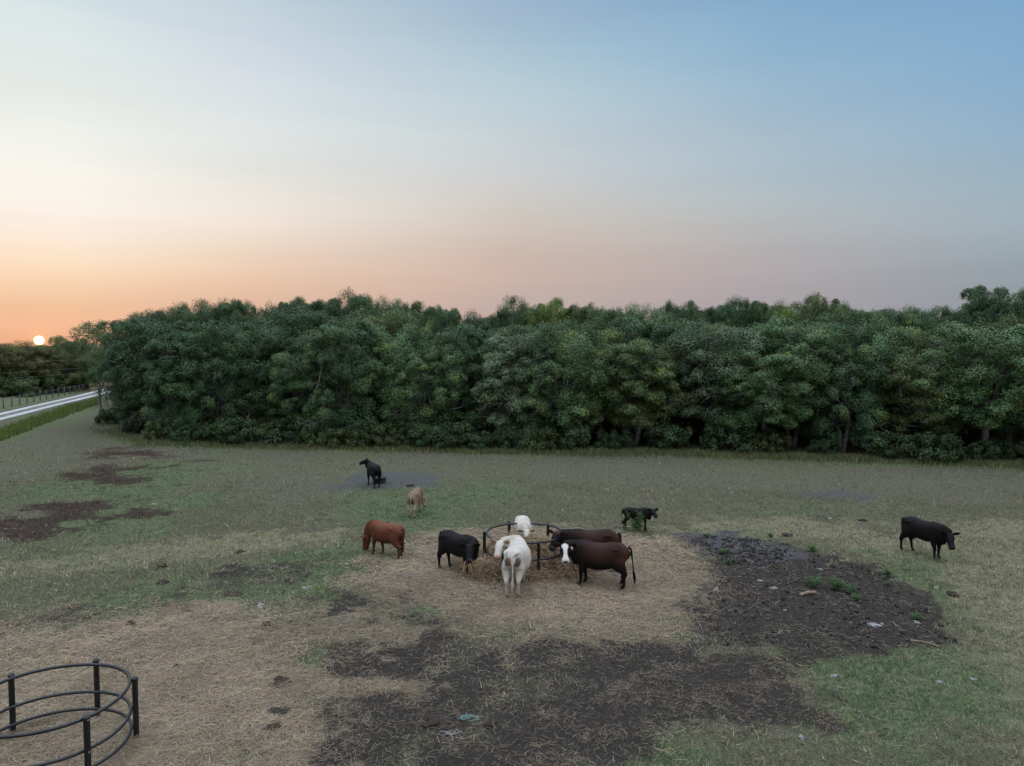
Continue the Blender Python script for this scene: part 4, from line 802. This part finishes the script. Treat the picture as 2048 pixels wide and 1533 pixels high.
# wisps of hay on the faces
def wisp(info, label, seed, at, n, down):
    o, poll, Rh, hs = info; rng = np.random.default_rng(seed); p = poll + hs * (at[0] * Rh[:, 0] + at[1] * Rh[:, 2]); Mw = o.matrix_basis; w = np.array(Mw @ Vector(p)); g = []
    for k in range(n):
        d = rng.normal(size=3); d[2] = -abs(d[2]) * down; d /= np.linalg.norm(d); L = 0.12 + 0.2 * rng.random(); s = np.cross(d, rng.normal(size=3)); s /= np.linalg.norm(s); b = w + rng.normal(size=3) * np.array([.05, .03, .03])
        P = np.array([b, b + d * L * .5, b + d * L + np.array([0, 0, -0.05])]); g.append(np.stack([P - s * .006, P + s * .006], 1).reshape(-1, 3) - w)
    V = np.concatenate(g); b = np.arange(n)[:, None] * 6; Q = np.concatenate([b + np.array([[0, 1, 3, 2]]), b + np.array([[2, 3, 5, 4]])]); c = np.repeat(np.array([0.42, 0.30, 0.17]) * (0.6 + 0.7 * rng.random((n, 1))), 6, 0)
    q = obj('hay_wisp', mesh_np('hay_wisp', V, Q, MAT['hay'], {'col': c}, smooth=False)); q.location = w; tag(q, label, 'hay')
bpy.context.view_layer.update()
wisp(o4, 'wisp of hay hanging from the mouth of the black cow', 3, (0.47, -0.07), 46, 1.4)
wisp(o5, 'tuft of hay over the face of the white cow behind the ring', 4, (0.30, 0.10), 130, 0.8)

# ------------------------------------------------------------------ weeds, stones, dung, twine, tub
def weed_proto(seed, ns=9, h=0.7):
    rng = np.random.default_rng(seed); g = Geo(); V = []; cc = []
    for k in range(ns):
        a = rng.random() * 6.28; tip = np.array([math.cos(a) * 0.32 * rng.random(), math.sin(a) * 0.32 * rng.random(), h * (0.55 + 0.45 * rng.random())]); b = np.array([math.cos(a), math.sin(a), 0]) * 0.06
        P = crom([b, b + (tip - b) * 0.5 + rng.normal(size=3) * 0.03, tip], 5); g.tube(P, np.linspace(0.007, 0.003, len(P)), 4)
        for u in range(46):
            f = 0.12 + 0.88 * rng.random(); q = b + (tip - b) * f; d = rng.normal(size=3); d[2] = abs(d[2]) * 0.6 + 0.25; d /= np.linalg.norm(d); L = 0.15 * (1.15 - 0.6 * f) * (0.5 + rng.random()); s = np.cross(d, rng.normal(size=3)); s /= np.linalg.norm(s)
            V.append([q, q + d * L * .5 + s * .014, q + d * L - np.array([0, 0, L * .25]), q + d * L * .5 - s * .014]); cc.append(np.array([0.10, 0.175, 0.07]) * (0.6 + 0.7 * rng.random()))
    V = np.array(V).reshape(-1, 3); return mesh_np('leaves', V, np.arange(len(V)).reshape(-1, 4), MAT['blade'], {'col': np.repeat(np.array(cc), 4, 0)}, smooth=False), g.mesh('stem', MAT['weedstem'])
MAT['weedstem'] = simple('weedstem', (0.09, 0.15, 0.06), (0.14, 0.20, 0.09), 5, 0.7)
WP = [weed_proto(s) for s in (1, 2, 3)]
weeds = [(1274, 1064, 1.15, 'tall feathery green weed growing in front of the small calf'), (1414, 1075, .5, 'small green weed on the far rim of the dark mud'), (1449, 1108, .5, 'green weed at the upper end of the litter edge'), (1455, 1128, .45, 'low green weed below another at the litter edge'), (1627, 1104, .6, 'green weed on the far rim of the mud, right part'),
         (1628, 1174, .85, 'leafy green weed at the left of the clump in the mud'), (1672, 1180, .9, 'largest leafy weed in the middle of the mud clump'), (1700, 1186, .7, 'leafy green weed at the right of the clump in the mud'), (1712, 1200, .5, 'low weed on the lower right side of the mud clump'), (1776, 1150, .55, 'green weed on the right rim of the mud toward the lone cow'), (1773, 1172, .4, 'small low weed at the right rim of the mud'), (1832, 1240, .5, 'bright green sprig beside a white stone in the mud'), (1542, 1074, .4, 'small green weed far behind the mud')]
for n, (px, py, s, lb) in enumerate(weeds):
    p = gp(px, py); r = empty('weed', (p[0], p[1], float(gz(*p)[0])), n * 1.7); r.scale = (s * 1.2, s * 1.2, s * (1 if n == 0 else 0.62)); tag(r, lb, 'weed', 'green weeds'); a, b = WP[n % 3]; obj('leaves', a, r); obj('stem', b, r)
def lump(name, px, py, sx, sy, sz, seed, mat, label, cat, group, rough=0.3):
    p = gp(px, py); rng = np.random.default_rng(seed); bm = bmesh.new(); bmesh.ops.create_icosphere(bm, subdivisions=3, radius=1.0); ph = rng.random(3) * 9
    for v in bm.verts:
        c = np.array(v.co); k = 1 + rough * (math.sin(c[0] * 3 + ph[0]) * math.sin(c[1] * 3.3 + ph[1]) + 0.6 * math.sin(c[2] * 6 + c[0] * 5 + ph[2]) + 0.5 * rng.normal() * 0.25)
        v.co = Vector((c[0] * k * sx, c[1] * k * sy, max(c[2] * k, -0.25) * sz))
    me = bpy.data.meshes.new(name); bm.to_mesh(me); bm.free(); me.materials.append(mat); o = obj(name, me); o.location = (p[0], p[1], float(gz(*p)[0]) + sz * 0.2); o.rotation_euler = (0, 0, rng.random() * 6); tag(o, label, cat, group)
stones = [(1434, 1180, .22, 'flat pale stone at the left of the right-hand mud'), (1519, 1162, .14, 'small white stone near the middle of the right-hand mud'), (1547, 1179, .2, 'white stone below the middle of the right-hand mud'), (1640, 1139, .14, 'small pale stone above the leafy weed clump'), (1748, 1252, .22, 'long pale stone on the lower right mud'), (1764, 1249, .1, 'tiny pale stone right beside the long pale one'), (1834, 1247, .17, 'white stone just below the bright green sprig'), (1570, 1221, .07, 'tiny white pebble in the centre of the dark mud'), (1702, 1247, .07, 'tiny white pebble left of the long pale stone'), (1668, 1352, .13, 'grey stone in the lower right grass by the mud corner'), (1602, 1474, .11, 'pale grey stone near the bottom edge, right of centre'), (1876, 1366, .13, 'pale stone in the right-hand grass'), (1946, 1360, .12, 'pale stone in dry grass at the far right'), (1872, 1177, .13, 'pale stone in the grass below the lone black cow'), (521, 1213, .2, 'whitish crumpled lump in the grass left of the ring'), (610, 1178, .16, 'whitish lump at the end of the bare strip, left of the ring'), (307, 1010, .16, 'small white lump among the dark red weeds'), (1660, 1038, .13, 'pale stone far out in the pasture left of the lone cow')]
for n, (px, py, s, lb) in enumerate(stones): lump('stone', px, py, s * 0.62, s * 0.4, s * 0.22, 50 + n, MAT['stone'], lb, 'stone', 'pale stones')
pats = [(865, 1447, .26, 'largest dark dung pat, left of the green twine'), (548, 1457, .16, 'dark dung pat at the bottom of the hay litter'), (352, 1338, .15, 'dark dung pat right of the empty ring'), (372, 1398, .12, 'small dung pat right of the ring post'), (262, 1250, .16, 'dark dung pat at the top edge of the left litter'), (534, 1251, .15, 'dark dung pat at the upper middle of the left litter'), (1217, 1288, .2, 'dark dung pat on the mud below the brown cows'), (1434, 1318, .2, 'dark dung pat on the right part of the mud'), (1224, 1325, .13, 'small dung pat below the one under the brown cows'), (480, 1105, .17, 'dung pat in the grass left of the red bull'), (326, 1167, .18, 'dung pat in the left green grass'), (325, 1133, .17, 'dung pat above another in the left grass'), (1574, 1071, .2, 'dung pat in the grass behind the mud'), (1725, 1042, .17, 'dung pat in pasture left of the lone black cow'), (1905, 1190, .2, 'dung pat in the dry grass below the lone cow'), (1398, 1222, .16, 'dung pat at the right rim of the hay around the ring'), (980, 1452, .12, 'small dung pat right of the green twine'), (560, 1365, .2, 'dark bare hollow with dung in the middle of the left litter'), (560, 1425, .2, 'dark dung patch above the lowest pat in the litter'), (820, 972, .2, 'dung pat on bare ground right of the far black cow'), (1296, 1190, .12, 'small dung pat below the tail of the brown cow')]
for n, (px, py, s, lb) in enumerate(pats): lump('dung_pat', px, py, s, s * 0.8, s * 0.32, 90 + n, MAT['dung'], lb, 'dung', 'dung pats')
# mud clods at the far side of the right-hand mud
cr = np.random.default_rng(5); bmv = Geo(); pgc = poly([(1360, 1072), (1500, 1078), (1590, 1110), (1520, 1140), (1440, 1120)]); lo, hi = pgc.min(0), pgc.max(0); pgd = poly(Z['mud'][1][0])
for k in range(1150):
    q = lo + (hi - lo) * cr.random(2) if k < 300 else pgd.min(0) + (pgd.max(0) - pgd.min(0)) * cr.random(2)
    if sd_poly(q[None], pgc if k < 300 else pgd)[0] < 0: continue
    s = (0.03 + 0.085 * cr.random() ** 3) * (1 if k < 300 else 0.65); bmv.ell((q[0], q[1], float(s * 0.25 + 0.01)), np.array([s, s * (0.6 + .4 * cr.random()), s * (0.6 + .3 * cr.random())]), rotm(cr.random() * 6, cr.normal() * .2), 8, 6)
VV = np.concatenate(bmv.V); zq = gz(VV[:, 0], VV[:, 1]); VV[:, 2] += zq; bmv.V = [VV + cr.normal(size=VV.shape) * 0.009]
tag(obj('mud_clods', bmv.mesh('mud_clods', MAT['clod'], smooth=False)), 'crumbly grey clods of trampled mud', 'mud', None, 'stuff')
def twine(px, py, seed, R, label, mat):
    p = gp(px, py); rng = np.random.default_rng(seed); g = Geo()
    for k in range(12):
        T = [np.array([rng.normal() * R * .5, rng.normal() * R * .35, 0.03])]; a = rng.random() * 6.28
        for u in range(12): a += rng.normal() * 0.8; T.append(T[-1] + np.array([math.cos(a) * 1.3, math.sin(a) * 0.8, rng.normal() * .25]) * R * 0.14)
        T = np.array(T); T[:, 2] = np.clip(T[:, 2], 0.02, 0.1); g.tube(crom(T, 2), 0.0055, 4)
    o = obj('baling_twine', g.mesh('baling_twine', mat)); o.location = (p[0], p[1], float(gz(*p)[0])); tag(o, label, 'twine')
twine(938, 1440, 2, 0.15, 'pale green baling twine tangle on the mud near the bottom edge', MAT['twine'])
twine(902, 1472, 3, 0.11, 'whitish baling twine just below the green tangle', simple('twine_pale', (0.24, 0.28, 0.28), (0.36, 0.4, 0.4), 8, 0.7))
g = Geo(); k = 20; prof = [(0.30, 0), (0.36, 0.26), (0.39, 0.28), (0.385, 0.30), (0.34, 0.29), (0.29, 0.06), (0, 0.05)]; ph = np.arange(k) * 2 * math.pi / k; V = np.array([[(a * math.cos(q), a * math.sin(q), z) for q in ph] for a, z in prof]).reshape(-1, 3)
i = np.arange(len(prof) - 1)[:, None] * k; j = np.arange(k)[None]; g.add(V, np.stack([i + j, i + (j + 1) % k, i + k + (j + 1) % k, i + k + j], -1).reshape(-1, 4)); o = obj('feed_tub', g.mesh('feed_tub', MAT['tub'])); p = gp(759, 966); o.location = (p[0], p[1], float(gz(*p)[0])); tag(o, 'low dark feed tub on the ground behind the far black cow', 'tub')
for n, (px, py, L, a, lb) in enumerate([(1616, 1191, 0.55, 0.4, 'short pale log lying on the dark mud'), (1850, 1290, 0.6, -0.6, 'thin pale stick at the lower right rim of the mud')]):
    p = gp(px, py); g = Geo(); P = crom([(-L / 2, 0, 0.04), (0, 0.03, 0.06), (L / 2, -0.02, 0.045)], 5); g.tube(P, np.linspace(0.05, 0.035, len(P)) * (1 if n == 0 else 0.5), 9); g.tube([(L * .1, 0.02, .05), (L * .25, .12, .08)], [0.02, 0.01], 6)
    o = obj('log', g.mesh('log', MAT['log'])); o.location = (p[0], p[1], float(gz(*p)[0])); o.rotation_euler = (0, 0, a); tag(o, lb, 'log')
